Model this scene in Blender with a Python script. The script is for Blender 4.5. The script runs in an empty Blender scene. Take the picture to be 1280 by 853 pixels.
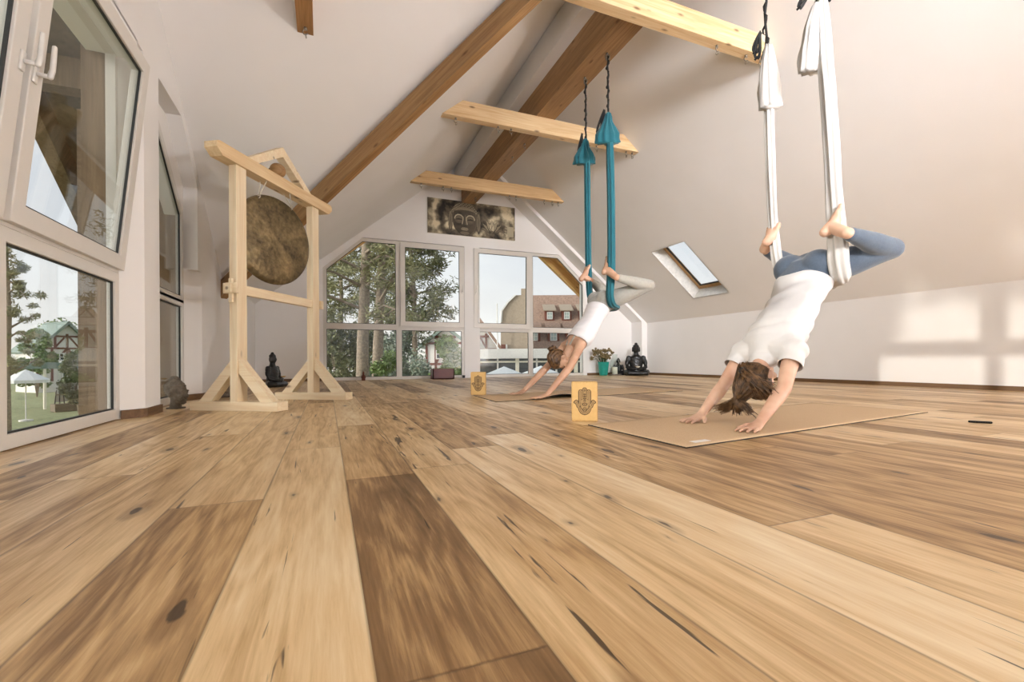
import bpy, bmesh, math, random
from mathutils import Vector, Matrix, noise
random.seed(7)
C = bpy.context.scene.collection
SC = bpy.context.scene
V = Vector
PI = math.pi
# ------------------------------------------------------------------ camera, world, light
cd = bpy.data.cameras.new('camera'); cam = bpy.data.objects.new('camera', cd); C.objects.link(cam)
cd.sensor_width = 36; cd.lens = 571.3/1280*36; cd.shift_y = 22.7/1280; cd.clip_start = .02; cd.clip_end = 500
yaw = .38454; roll = -.00618
f_ = V((math.sin(yaw), math.cos(yaw), 0)); r_ = V((math.cos(yaw), -math.sin(yaw), 0)); u_ = V((0, 0, 1))
r2 = math.cos(roll)*r_+math.sin(roll)*u_; u2 = -math.sin(roll)*r_+math.cos(roll)*u_
m4 = Matrix.Identity(4)
for i in range(3):
    m4[i][0] = r2[i]; m4[i][1] = u2[i]; m4[i][2] = -f_[i]
m4.translation = (0, 0, .36)
cam.matrix_world = m4
SC.camera = cam
vs = SC.view_settings
vs.view_transform = 'Standard'; vs.look = 'None'; vs.gamma = 1; vs.use_curve_mapping = False; vs.exposure = .35

w = bpy.data.worlds.new('sky'); SC.world = w; w.use_nodes = True
nt = w.node_tree; nt.nodes.clear()
wo = nt.nodes.new('ShaderNodeOutputWorld'); bg = nt.nodes.new('ShaderNodeBackground')
tc = nt.nodes.new('ShaderNodeTexCoord'); sp = nt.nodes.new('ShaderNodeSeparateXYZ'); rp = nt.nodes.new('ShaderNodeValToRGB')
nz = nt.nodes.new('ShaderNodeTexNoise'); nz.inputs['Scale'].default_value = 2.2; nz.inputs['Detail'].default_value = 6
mp = nt.nodes.new('ShaderNodeMapping'); mp.inputs['Scale'].default_value = (1, 1, 3.5)
mx = nt.nodes.new('ShaderNodeMixRGB'); cr2 = nt.nodes.new('ShaderNodeValToRGB')
nt.links.new(tc.outputs['Generated'], sp.inputs[0]); nt.links.new(sp.outputs['Z'], rp.inputs[0])
rp.color_ramp.elements[0].position = 0; rp.color_ramp.elements[0].color = (.93, .87, .82, 1)
rp.color_ramp.elements[1].position = .6; rp.color_ramp.elements[1].color = (.60, .66, .80, 1)
e = rp.color_ramp.elements.new(.2); e.color = (.78, .79, .84, 1)
nt.links.new(tc.outputs['Generated'], mp.inputs[0]); nt.links.new(mp.outputs[0], nz.inputs['Vector'])
nt.links.new(nz.outputs['Fac'], cr2.inputs[0]); cr2.color_ramp.elements[0].position = .45; cr2.color_ramp.elements[1].position = .7
nt.links.new(cr2.outputs[0], mx.inputs[0]); nt.links.new(rp.outputs[0], mx.inputs[1]); mx.inputs[2].default_value = (.92, .92, .93, 1)
# sky glow added around low western sun, out of view, lighting the right wall
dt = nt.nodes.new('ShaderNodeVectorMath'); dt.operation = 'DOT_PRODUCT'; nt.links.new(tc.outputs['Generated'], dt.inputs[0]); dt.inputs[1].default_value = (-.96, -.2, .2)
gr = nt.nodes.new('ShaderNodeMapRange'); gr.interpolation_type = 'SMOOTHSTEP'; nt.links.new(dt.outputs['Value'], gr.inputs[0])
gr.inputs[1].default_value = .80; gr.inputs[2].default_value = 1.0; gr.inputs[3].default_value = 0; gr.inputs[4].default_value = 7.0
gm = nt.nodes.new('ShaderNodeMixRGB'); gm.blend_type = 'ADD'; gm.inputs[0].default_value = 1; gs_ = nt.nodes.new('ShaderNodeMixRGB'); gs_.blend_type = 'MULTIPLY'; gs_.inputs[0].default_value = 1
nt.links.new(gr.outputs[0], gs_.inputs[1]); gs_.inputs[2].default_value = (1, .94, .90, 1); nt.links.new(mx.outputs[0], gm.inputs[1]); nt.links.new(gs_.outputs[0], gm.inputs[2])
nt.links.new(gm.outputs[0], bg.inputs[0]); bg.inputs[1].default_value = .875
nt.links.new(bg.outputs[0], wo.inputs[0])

def light(name, kind, loc, energy, color, direction=None, **k):
    l = bpy.data.lights.new(name, kind); l.energy = energy; l.color = color
    for a, b in k.items(): setattr(l, a, b)
    o = bpy.data.objects.new(name, l); C.objects.link(o); o.location = loc
    if direction: o.rotation_euler = V(direction).to_track_quat('-Z', 'Y').to_euler()
    return o
light('sun', 'SUN', (-20, 3, 5), 1.25, (1, .93, .88), (1, .02, -.062), angle=.012)
light('studio_lamp', 'POINT', (5.75, -2.4, .40), 285, (.94, .98, 1.06), shadow_soft_size=.08)
light('added_bounce_fill', 'AREA', (1.2, -1.3,  .45), 72, (.82, .95, 1.2), (0, 0, 1), shape='RECTANGLE', size=3.2, size_y=1.6)  # added fill behind the camera, bounced off the ceiling to lift the room
light('added_back_fill', 'AREA', (1.2, -3.0, 2.7), 95, (.97, .985, 1.03), (4.6, 11, -.9), shape='RECTANGLE', size=2.6, size_y=1.2, spread=math.radians(46))  # unseen fill added to brighten the back wall and right slope

# ------------------------------------------------------------------ materials
def lin(c):
    if isinstance(c, str):
        c = tuple(int(c[i:i+2], 16)/255 for i in (0, 2, 4))
    return tuple((x/12.92 if x <= .04045 else ((x+.055)/1.055)**2.4) for x in c)+(1,)
class NT:
    def __init__(s, name):
        s.m = bpy.data.materials.new(name); s.m.use_nodes = True; s.t = s.m.node_tree; s.b = s.t.nodes['Principled BSDF']
    def n(s, typ, **k):
        nd = s.t.nodes.new('ShaderNode'+typ)
        for a, b in k.items():
            if a.startswith('i_'): nd.inputs[a[2:].replace('_', ' ')].default_value = b
            else: setattr(nd, a, b)
        return nd
    def l(s, a, b): s.t.links.new(a, b)
    def math(s, op, a, b=None, c=None):
        nd = s.t.nodes.new('ShaderNodeMath'); nd.operation = op
        for i, x in enumerate((a, b, c)):
            if x is None: continue
            if isinstance(x, (int, float)): nd.inputs[i].default_value = x
            else: s.l(x, nd.inputs[i])
        return nd.outputs[0]
    def vec(s, x, y, z):
        nd = s.t.nodes.new('ShaderNodeCombineXYZ')
        for i, q in enumerate((x, y, z)):
            if isinstance(q, (int, float)): nd.inputs[i].default_value = q
            else: s.l(q, nd.inputs[i])
        return nd.outputs[0]
    def noise(s, vec, scale=1, detail=4, rough=.5, dist=0):
        nd = s.n('TexNoise'); s.l(vec, nd.inputs['Vector'])
        nd.inputs['Scale'].default_value = scale; nd.inputs['Detail'].default_value = detail
        nd.inputs['Roughness'].default_value = rough; nd.inputs['Distortion'].default_value = dist
        return nd.outputs['Fac']
    def ramp(s, fac, *stops):
        nd = s.n('ValToRGB'); s.l(fac, nd.inputs[0]); cr = nd.color_ramp
        while len(cr.elements) < len(stops): cr.elements.new(.5)
        for e, (p, c) in zip(cr.elements, stops):
            e.position = p; e.color = c if not isinstance(c, (int, float)) else (c, c, c, 1)
        return nd.outputs[0]
    def mix(s, fac, a, b, mode='MIX'):
        nd = s.n('MixRGB'); nd.blend_type = mode
        for i, x in enumerate((fac, a, b)):
            if isinstance(x, (int, float)): nd.inputs[i].default_value = x if i == 0 else (x, x, x, 1)
            elif isinstance(x, tuple): nd.inputs[i].default_value = x
            else: s.l(x, nd.inputs[i])
        return nd.outputs[0]
    def bump(s, h, strength=.2, dist=.01):
        nd = s.n('Bump'); nd.inputs['Strength'].default_value = strength; nd.inputs['Distance'].default_value = dist
        s.l(h, nd.inputs['Height']); s.l(nd.outputs[0], s.b.inputs['Normal'])
    def base(s, c):
        if isinstance(c, tuple): s.b.inputs['Base Color'].default_value = c
        else: s.l(c, s.b.inputs['Base Color'])
    def set(s, **k):
        for a, b in k.items(): s.b.inputs[a.replace('_', ' ')].default_value = b
def simple(name, col, rough=.6, metal=0, var=.12, scale=20, bump=.05, **k):
    t = NT(name); c = lin(col)
    tcn = t.n('TexCoord').outputs['Object']
    n = t.noise(tcn, scale, 5)
    d = tuple(x*(1-var) for x in c[:3])+(1,); b = tuple(min(1, x*(1+var)) for x in c[:3])+(1,)
    t.base(t.ramp(n, (.3, d), (.7, b))); t.set(Roughness=rough, Metallic=metal, **k)
    if bump: t.bump(n, bump)
    return t.m
def wood(name, c1, c2, rough=.55, knots=True, ax=0, knotcol='5a3515'):
    t = NT(name); sx = t.n('SeparateXYZ'); t.l(t.n('TexCoord').outputs['Object'], sx.inputs[0])
    o = [sx.outputs[i] for i in range(3)]; L = o[ax]; A, B = [o[i] for i in range(3) if i != ax]
    v = t.vec(t.math('MULTIPLY', L, 1.3), t.math('MULTIPLY', A, 22), t.math('MULTIPLY', B, 22))
    n1 = t.noise(v, 1, 6, .6, 1.2)
    v2 = t.vec(t.math('MULTIPLY', L, 3), t.math('MULTIPLY', A, 90), t.math('MULTIPLY', B, 90))
    n2 = t.noise(v2, 1, 3)
    n = t.math('ADD', t.math('MULTIPLY', n1, .75), t.math('MULTIPLY', n2, .25))
    col = t.ramp(n, (.35, lin(c2)), (.62, lin(c1)))
    if knots:
        vo = t.n('TexVoronoi'); t.l(t.vec(t.math('MULTIPLY', L, 3.2), t.math('MULTIPLY', A, 9), t.math('MULTIPLY', B, 9)), vo.inputs['Vector']); vo.inputs['Scale'].default_value = 1
        k = t.ramp(vo.outputs['Distance'], (.05, 1.), (.15, 0.))
        col = t.mix(t.math('MULTIPLY', k, .75), col, lin(knotcol))
    t.base(col); t.set(Roughness=rough); t.bump(n, .15, .002)
    return t.m
M = {}
def plaster():
    t = NT('plaster'); o = t.n('TexCoord').outputs['Object']; n = t.noise(o, 1.3, 3); n2 = t.noise(o, 160, 2)
    t.base(t.ramp(n, (.3, lin('eeeae5')), (.7, lin('f2eeea')))); t.set(Roughness=.9); t.bump(n2, .04, .002); return t.m
M['plaster'] = plaster()
M['pine'] = wood('pine_timber', 'e8cda2', 'd2ab7a')
M['pine_pale'] = wood('pale_pine', 'f0dfbf', 'e2c8a0')
M['pine_dark'] = wood('honey_timber', 'b08a5c', '8b6740')
M['pine_ridge'] = wood('aged_timber', 'ab8458', '866440', ax=1)
M['pine_honeyx'] = wood('honey_pine', 'dcbc8c', 'c2996a')
M['base'] = wood('dark_oak_skirting', '7a5a38', '5c4024', knots=False, ax=1)
M['basex'] = wood('dark_oak_skirting_x', '7a5a38', '5c4024', knots=False, ax=0)
M['frame'] = simple('white_window_plastic', 'dcd6cd', .35, var=.01, bump=0)
M['handle'] = simple('handle_white', 'ddd8d0', .3, var=.01, bump=0)
M['gasket'] = simple('black_gasket', '2a2a28', .6)
M['steel'] = simple('zinc_steel', '9a958c', .3, 1, .05)
M['black'] = simple('black_webbing', '141414', .7)
M['redbox'] = simple('dark_red_lacquer', '5e1a12', .4)
M['teal'] = simple('teal_glaze', '1f8f80', .3)
M['wax'] = simple('candle_wax', 'e8e0cc', .5)
M['blackst'] = simple('black_lacquer_statue', '171615', .32, var=.3, scale=60, bump=.3)
M['stone'] = simple('grey_carved_stone', '6e6355', .85, var=.35, scale=35, bump=.5)
M['bronze_st'] = simple('brown_stone', '75685a', .8, var=.3, scale=40, bump=.4)
M['rope'] = simple('pale_cord', 'd8cfbe', .9)
M['outdark'] = wood('weathered_board', '8a7358', '6a563f', ax=2)
M['outwood'] = wood('outdoor_larch', 'f2c886', 'd8a35c')
M['soffit'] = simple('brown_soffit_board', '6e6250', .8, var=.25, scale=30)
M['skyframe'] = wood('skylight_pine', 'c79f6b', 'a9814f')
def fabric(name, col, var=.1, sheen=.3, stretch=(30, 30, 4), bump=.3, rough=.85):
    t = NT(name); o = t.n('TexCoord').outputs['Object']; mpn = t.n('Mapping'); mpn.inputs['Scale'].default_value = stretch; t.l(o, mpn.inputs[0])
    n = t.noise(mpn.outputs[0], 1, 5); c = lin(col)
    t.base(t.ramp(n, (.3, tuple(x*(1-var) for x in c[:3])+(1,)), (.7, tuple(min(1, x*(1+var)) for x in c[:3])+(1,))))
    t.set(Roughness=rough); t.b.inputs['Sheen Weight'].default_value = sheen; t.bump(n, bump, .006); return t.m
M['silk_white'] = fabric('white_silk', 'bfbab3', .04, .2)
M['silk_teal'] = fabric('teal_silk', '135e69', .12, .2)
M['shirt'] = fabric('white_cotton', 'cecac6', .03, .1, (14, 14, 9), .35)
M['tank'] = fabric('white_ribbed_tank', 'e2dede', .03, .1, (6, 6, 45), .4)
M['denim'] = fabric('blue_leggings', '475361', .12, .3, (120, 120, 120), .1)
M['greyleg'] = fabric('grey_leggings', '9a968c', .08, .3, (60, 60, 60), .1)
M['cuff'] = fabric('legging_cuff', '44566c', .05)
def skin(name, a, b):
    t = NT(name); o = t.n('TexCoord').outputs['Object']; n = t.noise(o, 9, 3)
    t.base(t.ramp(n, (.35, lin(a)), (.65, lin(b)))); t.set(Roughness=.5)
    t.b.inputs['Subsurface Weight'].default_value = .08; t.b.inputs['Subsurface Radius'].default_value = (.02, .008, .004)
    t.bump(t.noise(o, 180, 2), .08, .001); return t.m
M['skin'] = skin('skin_light', 'c0957b', 'd2ac92'); M['skin2'] = skin('skin_tan', 'b98d70', 'caa286')
def hairm(name, a, b):
    t = NT(name); o = t.n('TexCoord').outputs['Object']; n = t.noise(o, 45, 2)
    t.base(t.ramp(n, (.35, lin(a)), (.7, lin(b)))); t.set(Roughness=.45); return t.m
M['hair'] = hairm('brown_hair', '33210f', '6e5030'); M['hair2'] = hairm('dark_blond_hair', '3a2614', '7d5b38')
def cork():
    t = NT('cork'); o = t.n('TexCoord').outputs['Object']; n = t.noise(o, 140, 4, .7); t.base(t.ramp(n, (.35, lin('c49a5c')), (.6, lin('dcb678')))); t.set(Roughness=.85); t.bump(n, .2, .001); return t.m
M['cork'] = cork()
def matmat():
    t = NT('cork_mat'); o = t.n('TexCoord').outputs['Object']; n = t.noise(o, 220, 4, .7); t.base(t.ramp(n, (.35, lin('bd9e78')), (.65, lin('d0b48f')))); t.set(Roughness=.8); t.bump(n, .15, .001); return t.m
M['mat'] = matmat()
M['rubber'] = simple('black_rubber', '2b2622', .8)
def glass():
    t = NT('window_glass'); t.t.nodes.remove(t.b); g = t.n('NewGeometry'); dp = t.n('VectorMath', operation='DOT_PRODUCT')
    t.l(g.outputs['Normal'], dp.inputs[0]); t.l(g.outputs['Incoming'], dp.inputs[1])
    c = t.math('ABSOLUTE', dp.outputs['Value']); k = t.math('POWER', t.math('SUBTRACT', 1, c), 5)
    fr = t.math('ADD', t.math('MULTIPLY', k, .96), .018)
    tr = t.n('BsdfTransparent'); tr.inputs[0].default_value = (.96, .98, .97, 1); gl = t.n('BsdfGlossy'); gl.inputs['Roughness'].default_value = .0
    m = t.n('MixShader'); t.l(fr, m.inputs[0]); t.l(tr.outputs[0], m.inputs[1]); t.l(gl.outputs[0], m.inputs[2])
    t.l(m.outputs[0], t.t.nodes['Material Output'].inputs[0]); return t.m
M['glass'] = glass()
def vcol(name, rough=.7, layer='paint'):
    t = NT(name); a = t.n('Attribute', attribute_name=layer); n = t.noise(t.n('TexCoord').outputs['Object'], 60, 3)
    t.base(t.mix(.12, a.outputs['Color'], t.ramp(n, (.3, .3), (.7, .9)), 'SOFT_LIGHT')); t.set(Roughness=rough); return t.m
M['print'] = vcol('art_print'); M['engrave'] = vcol('engraved_cork', .85)
def floorm():
    t = NT('oak_planks'); sx = t.n('SeparateXYZ'); t.l(t.n('TexCoord').outputs['Object'], sx.inputs[0]); x, y = sx.outputs[0], sx.outputs[1]
    W = .205
    u = t.math('DIVIDE', t.math('SUBTRACT', x, .05), W); i = t.math('FLOOR', u); fu = t.math('FRACT', u)
    wn = t.n('TexWhiteNoise', noise_dimensions='1D'); t.l(t.math('ADD', i, 11.7), wn.inputs['W'])
    v = t.math('DIVIDE', t.math('ADD', y, t.math('MULTIPLY', wn.outputs['Value'], 7.3)), 2.15); j = t.math('FLOOR', v); fv = t.math('FRACT', v)
    wn2 = t.n('TexWhiteNoise', noise_dimensions='2D'); t.l(t.vec(i, j, 0), wn2.inputs['Vector'])
    rs = t.n('SeparateColor'); t.l(wn2.outputs['Color'], rs.inputs[0]); R, G, B = rs.outputs
    off = t.math('MULTIPLY', G, 40)
    # cathedral grain: rings cut by the board
    wv = t.noise(t.vec(t.math('MULTIPLY', x, 5), t.math('MULTIPLY', y, .7), off), 1, 3, .5, .4)
    ring = t.math('FRACT', t.math('MULTIPLY', wv, 9))
    ring = t.math('ABSOLUTE', t.math('SUBTRACT', ring, .5))
    fine = t.noise(t.vec(t.math('MULTIPLY', x, 120), t.math('MULTIPLY', y, 6), off), 1, 7, .65, .3)
    mid = t.noise(t.vec(t.math('MULTIPLY', x, 13), t.math('MULTIPLY', y, .9), off), 1, 5, .6, .8)
    big = t.noise(t.vec(t.math('MULTIPLY', x, 3.5), t.math('MULTIPLY', y, .55), off), 1, 3, .5, 0)
    g = t.math('ADD', t.math('MULTIPLY', fine, .30), t.math('ADD', t.math('MULTIPLY', mid, .34), t.math('MULTIPLY', ring, .17)))
    g = t.math('ADD', g, t.math('MULTIPLY', big, .22))
    g = t.math('ADD', g, t.math('MULTIPLY', t.math('SUBTRACT', R, .47), .26))
    dark = t.math('MULTIPLY', t.math('LESS_THAN', t.math('ABSOLUTE', i), .5), t.math('LESS_THAN', y, 1.46))   # one darker board
    pale = t.math('MULTIPLY', t.math('LESS_THAN', t.math('ABSOLUTE', t.math('ADD', i, 2)), .5), .09)
    g = t.math('ADD', t.math('SUBTRACT', g, t.math('MULTIPLY', dark, .115)), pale)
    col = t.ramp(g, (.20, lin('5f4524')), (.34, lin('866540')), (.45, lin('b89464')), (.57, lin('d8b888')), (.74, lin('ecd6ae')))
    # knots
    vo = t.n('TexVoronoi', voronoi_dimensions='2D'); vo.inputs['Randomness'].default_value = 1
    dn = t.noise(t.vec(t.math('MULTIPLY', x, 18), t.math('MULTIPLY', y, 9), off), 1, 4)
    t.l(t.vec(t.math('ADD', t.math('ADD', t.math('MULTIPLY', x, 6.5), off), t.math('MULTIPLY', dn, .25)), t.math('ADD', t.math('MULTIPLY', y, 1.9), t.math('MULTIPLY', dn, .2)), 0), vo.inputs['Vector']); vo.inputs['Scale'].default_value = 1
    vs_ = t.n('SeparateColor'); t.l(vo.outputs['Color'], vs_.inputs[0])
    rad = t.math('MULTIPLY', t.math('SUBTRACT', vs_.outputs[0], .5), .13)
    kn = t.math('LESS_THAN', vo.outputs['Distance'], rad)
    halo = t.ramp(t.math('SUBTRACT', vo.outputs['Distance'], t.math('MULTIPLY', rad, 2.3)), (0.0, .75), (.07, 0.))
    col = t.mix(t.math('MULTIPLY', halo, .55), col, lin('6e4a26'))
    kd = t.ramp(t.math('SUBTRACT', vo.outputs['Distance'], rad), (0.0, 1.), (.02, 0.))
    col = t.mix(t.math('MULTIPLY', kd, .8), col, lin('2a1b0f'))
    # drying cracks running with the grain
    ck = t.noise(t.vec(t.math('MULTIPLY', x, 24), t.math('MULTIPLY', y, 1.5), t.math('ADD', off, 9)), 1, 3, .55, 1.6)
    cr = t.ramp(ck, (.675, 0.), (.71, 1.))
    col = t.mix(t.math('MULTIPLY', cr, .85), col, lin('2c1d10'))
    edge = t.math('MINIMUM', fu, t.math('SUBTRACT', 1, fu)); ed = t.math('MULTIPLY', edge, W)
    ev = t.math('MULTIPLY', t.math('MINIMUM', fv, t.math('SUBTRACT', 1, fv)), 2.15)
    gap = t.ramp(t.math('MINIMUM', ed, ev), (.0008, 1.), (.0022, 0.))
    col = t.mix(t.math('MULTIPLY', gap, .6), col, lin('4a3118'))
    t.base(col)
    t.l(t.ramp(g, (.3, .48), (.7, .30)), t.b.inputs['Roughness'])
    t.b.inputs['Specular IOR Level'].default_value = .45
    h = t.math('SUBTRACT', g, t.math('MULTIPLY', gap, .8)); h = t.math('SUBTRACT', h, t.math('MULTIPLY', cr, .5)); t.bump(h, .22, .003)
    return t.m
M['floor'] = floorm()
def gongm():
    t = NT('hammered_bronze'); o = t.n('TexCoord').outputs['Object']; n = t.noise(o, 6, 7, .7); n2 = t.noise(o, 28, 5)
    vo = t.n('TexVoronoi'); t.l(o, vo.inputs['Vector']); vo.inputs['Scale'].default_value = 26
    t.base(t.ramp(t.math('ADD', t.math('MULTIPLY', n, .6), t.math('MULTIPLY', n2, .4)), (.36, lin('4d4434')), (.5, lin('7a6a4c')), (.66, lin('a08c66'))))
    t.set(Metallic=.65, Roughness=.5); t.bump(t.math('ADD', vo.outputs['Distance'], n2), .35, .01); return t.m
M['gong'] = gongm()
def leafm(name, a, b):
    t = NT(name); g = t.n('ObjectInfo'); o = t.n('TexCoord').outputs['Object']; n = t.noise(o, 3, 3)
    t.base(t.ramp(n, (.3, lin(a)), (.7, lin(b)))); t.set(Roughness=.7); return t.m
M['pineleaf'] = leafm('pine_needles', '5d5f3c', 'a5a276'); M['bushleaf'] = leafm('shrub_leaves', '48602f', '93a866')
M['darkleaf'] = leafm('dark_leaves', '43482e', '7f8158'); M['blueleaf'] = leafm('blue_green_leaves', '566459', '98a38c')
M['bark'] = simple('grey_bark', '8b7c6b', .9, var=.3, scale=14, bump=.6)
M['grass'] = simple('grass', '8f9468', .95, var=.25, scale=3)
M['gravel'] = simple('gravel_path', 'a39c90', .95, var=.1, scale=8)
M['white_out'] = simple('white_render', 'd8d4cc', .8)
M['timber_red'] = simple('red_brown_timber', '6b3a2b', .8)
M['tile'] = simple('brown_roof_tiles', '957a68', .9, var=.22, scale=6, bump=.4)
M['tile_tan'] = simple('tan_gable_tiles', 'a0907c', .9, var=.1, scale=6)
M['canvas'] = simple('parasol_canvas', 'dfe0dc', .8)
M['darkglass'] = simple('dark_pane', '3a3f40', .15)
M['wincurtain'] = simple('curtained_pane', '9fb0aa', .4)
M['greenroof'] = simple('grey_green_roofing', '7f8e84', .8)
M['flower'] = simple('dried_flower', '7c6b48', .9, var=.4, scale=50); M['stem'] = simple('dark_green_stem', '3e4a2a', .8)
M['lip'] = simple('lips', 'a06052', .5); M['brow'] = simple('eyebrow', '4a3322', .8)
M['ringm'] = simple('label_white', 'e6e2da', .6)

# ------------------------------------------------------------------ object helpers
def link(name, me, mat, parent=None):
    o = bpy.data.objects.new(name, me); C.objects.link(o)
    if mat is not None and not me.materials:
        for q in (mat if isinstance(mat, (list, tuple)) else [mat]): me.materials.append(q)
    if parent: o.parent = parent
    return o
def mk(name, bm, mat, parent=None, smooth=False):
    me = bpy.data.meshes.new(name)
    bmesh.ops.recalc_face_normals(bm, faces=bm.faces)
    bm.to_mesh(me); bm.free()
    if smooth:
        for p in me.polygons: p.use_smooth = True
    return link(name, me, mat, parent)
def empty(name, loc=(0, 0, 0), rz=0):
    o = bpy.data.objects.new(name, None); C.objects.link(o); o.location = loc; o.rotation_euler = (0, 0, rz); o.empty_display_size = .1; return o
def tag(o, label, cat, group=None, kind=None):
    o['label'] = label; o['category'] = cat
    if group: o['group'] = group
    if kind: o['kind'] = kind
    return o
def struct(o, label=None, cat=None):
    o['kind'] = 'structure'
    if label: o['label'] = label
    if cat: o['category'] = cat
    return o
def box(bm, c, s, M_=None, bev=0):
    r = bmesh.ops.create_cube(bm, size=1); vv = r['verts']
    for v in vv:
        v.co = V((v.co.x*s[0], v.co.y*s[1], v.co.z*s[2]))
    if bev:
        es = list({e for v in vv for e in v.link_edges}); rr = bmesh.ops.bevel(bm, geom=es, offset=bev, segments=2, affect='EDGES', profile=.5)
        vv = list({v for f in rr['faces'] for v in f.verts} | {v for v in vv if v.is_valid})
        # collect the whole island
        seen = set(vv); st = list(vv)
        while st:
            a = st.pop()
            for e in a.link_edges:
                b = e.other_vert(a)
                if b not in seen: seen.add(b); st.append(b)
        vv = list(seen)
    for v in vv:
        v.co = (M_ @ v.co if M_ else v.co) + V(c)
    return vv
def bar(bm, p0, p1, w_, h_, up=(0, 0, 1), bev=0):
    """rectangular bar between two points: w_ across, h_ along up"""
    p0, p1 = V(p0), V(p1); d = p1-p0; L = d.length; x = d.normalized(); y = V(up).cross(x).normalized(); z = x.cross(y)
    R = Matrix((x, y, z)).transposed()
    return box(bm, (p0+p1)/2, (L, w_, h_), R, bev)
def beam_obj(name, p0, p1, w_, h_, mat, parent=None, up=(0, 0, 1), bev=.002):
    """bar as an object whose local X is its length, so the grain follows it"""
    p0, p1 = V(p0), V(p1); d = p1-p0; L = d.length; x = d.normalized(); y = V(up).cross(x).normalized(); z = x.cross(y)
    bm = bmesh.new(); box(bm, (0, 0, 0), (L, w_, h_), None, bev)
    o = mk(name, bm, mat, parent); R = Matrix((x, y, z)).transposed().to_4x4(); R.translation = (p0+p1)/2
    o.matrix_local = R; return o
def prism(bm, pts, axis, a, b):
    """polygon pts (2-D) in the plane normal to axis, extruded from a to b"""
    def P(p, t):
        if axis == 0: return (t, p[0], p[1])
        if axis == 1: return (p[0], t, p[1])
        return (p[0], p[1], t)
    va = [bm.verts.new(P(p, a)) for p in pts]; vb = [bm.verts.new(P(p, b)) for p in pts]
    bm.faces.new(va); bm.faces.new(vb[::-1]); n = len(pts)
    for i in range(n): bm.faces.new((va[i], va[(i+1) % n], vb[(i+1) % n], vb[i]))
def ring_pts(c, a, b, n): return [c+a*math.cos(2*PI*k/n)+b*math.sin(2*PI*k/n) for k in range(n)]
def chain(bm, pts, n=12, hint=(0, 1, 0), caps=True):
    """closed tapering tube; pts = [(point, r) or (point, (ra, rb))], ra measured along hint"""
    P = [V(p) for p, _ in pts]; Rr = [(r, r) if isinstance(r, (int, float)) else r for _, r in pts]; h = V(hint); rings = []
    m = len(P); T = []
    for i in range(m):
        t = (P[min(i+1, m-1)]-P[max(i-1, 0)]); T.append(t.normalized() if t.length > 1e-9 else V((0, 0, 1)))
    prev = None; secs = []
    for i in range(m):
        t = T[i]; a = h-t*h.dot(t)
        if a.length < .15: a = (prev if prev else V((1, .3, .2))); a = a-t*a.dot(t)
        a.normalize(); prev = a; b = t.cross(a); secs.append((P[i], a*Rr[i][0], b*Rr[i][1], t, min(Rr[i])))
    L = []
    if caps:
        c, a, b, t, r = secs[0]
        for k in (.95, .7, .35): L.append((c-t*r*k, a*math.sqrt(1-k*k), b*math.sqrt(1-k*k)))
        L.sort(key=lambda q: (q[0]-c).dot(t))
    for c, a, b, t, r in secs: L.append((c, a, b))
    if caps:
        c, a, b, t, r = secs[-1]
        for k in (.35, .7, .95): L.append((c+t*r*k, a*math.sqrt(1-k*k), b*math.sqrt(1-k*k)))
    for c, a, b in L: rings.append([bm.verts.new(q) for q in ring_pts(c, a, b, n)])
    for i in range(len(rings)-1):
        for k in range(n): bm.faces.new((rings[i][k], rings[i][(k+1) % n], rings[i+1][(k+1) % n], rings[i+1][k]))
    bm.faces.new(rings[0][::-1]); bm.faces.new(rings[-1])
def ell(bm, c, r, R=None, seg=20):
    rr = bmesh.ops.create_uvsphere(bm, u_segments=seg, v_segments=seg*2//3, radius=1)
    for v in rr['verts']:
        q = V((v.co.x*r[0], v.co.y*r[1], v.co.z*r[2])); v.co = (R @ q if R else q)+V(c)
def tube(bm, pts, r, n=8):
    chain(bm, [(p, r if isinstance(r, (int, float)) else r[i]) for i, p in enumerate(pts)], n, (0.1, .2, 1), True)
def remesh(name, bm, mat, voxel, parent=None, smooth=3, disp=None):
    bmesh.ops.recalc_face_normals(bm, faces=bm.faces)
    me = bpy.data.meshes.new('tmp'); bm.to_mesh(me); bm.free(); o = bpy.data.objects.new('tmp', me); C.objects.link(o)
    m = o.modifiers.new('r', 'REMESH'); m.mode = 'VOXEL'; m.voxel_size = voxel; m.use_smooth_shade = True
    s = o.modifiers.new('s', 'SMOOTH'); s.iterations = smooth; s.factor = .5
    dg = bpy.context.evaluated_depsgraph_get(); dg.update(); me2 = bpy.data.meshes.new_from_object(o.evaluated_get(dg))
    bpy.data.objects.remove(o); bpy.data.meshes.remove(me); me2.name = name
    for p in me2.polygons: p.use_smooth = True
    if disp:
        nn = [v.normal.copy() for v in me2.vertices]
        for v, q in zip(me2.vertices, nn): v.co += q*disp(v.co, q)
        me2.update()
    me2.materials.clear()
    return link(name, me2, mat, parent)
def cyl(bm, p0, p1, r, n=16, r1=None):
    p0, p1 = V(p0), V(p1); t = (p1-p0).normalized(); a = t.orthogonal().normalized(); b = t.cross(a); r1 = r if r1 is None else r1
    A = [bm.verts.new(q) for q in ring_pts(p0, a*r, b*r, n)]; B = [bm.verts.new(q) for q in ring_pts(p1, a*r1, b*r1, n)]
    for k in range(n): bm.faces.new((A[k], A[(k+1) % n], B[(k+1) % n], B[k]))
    bm.faces.new(A[::-1]); bm.faces.new(B)
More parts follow.
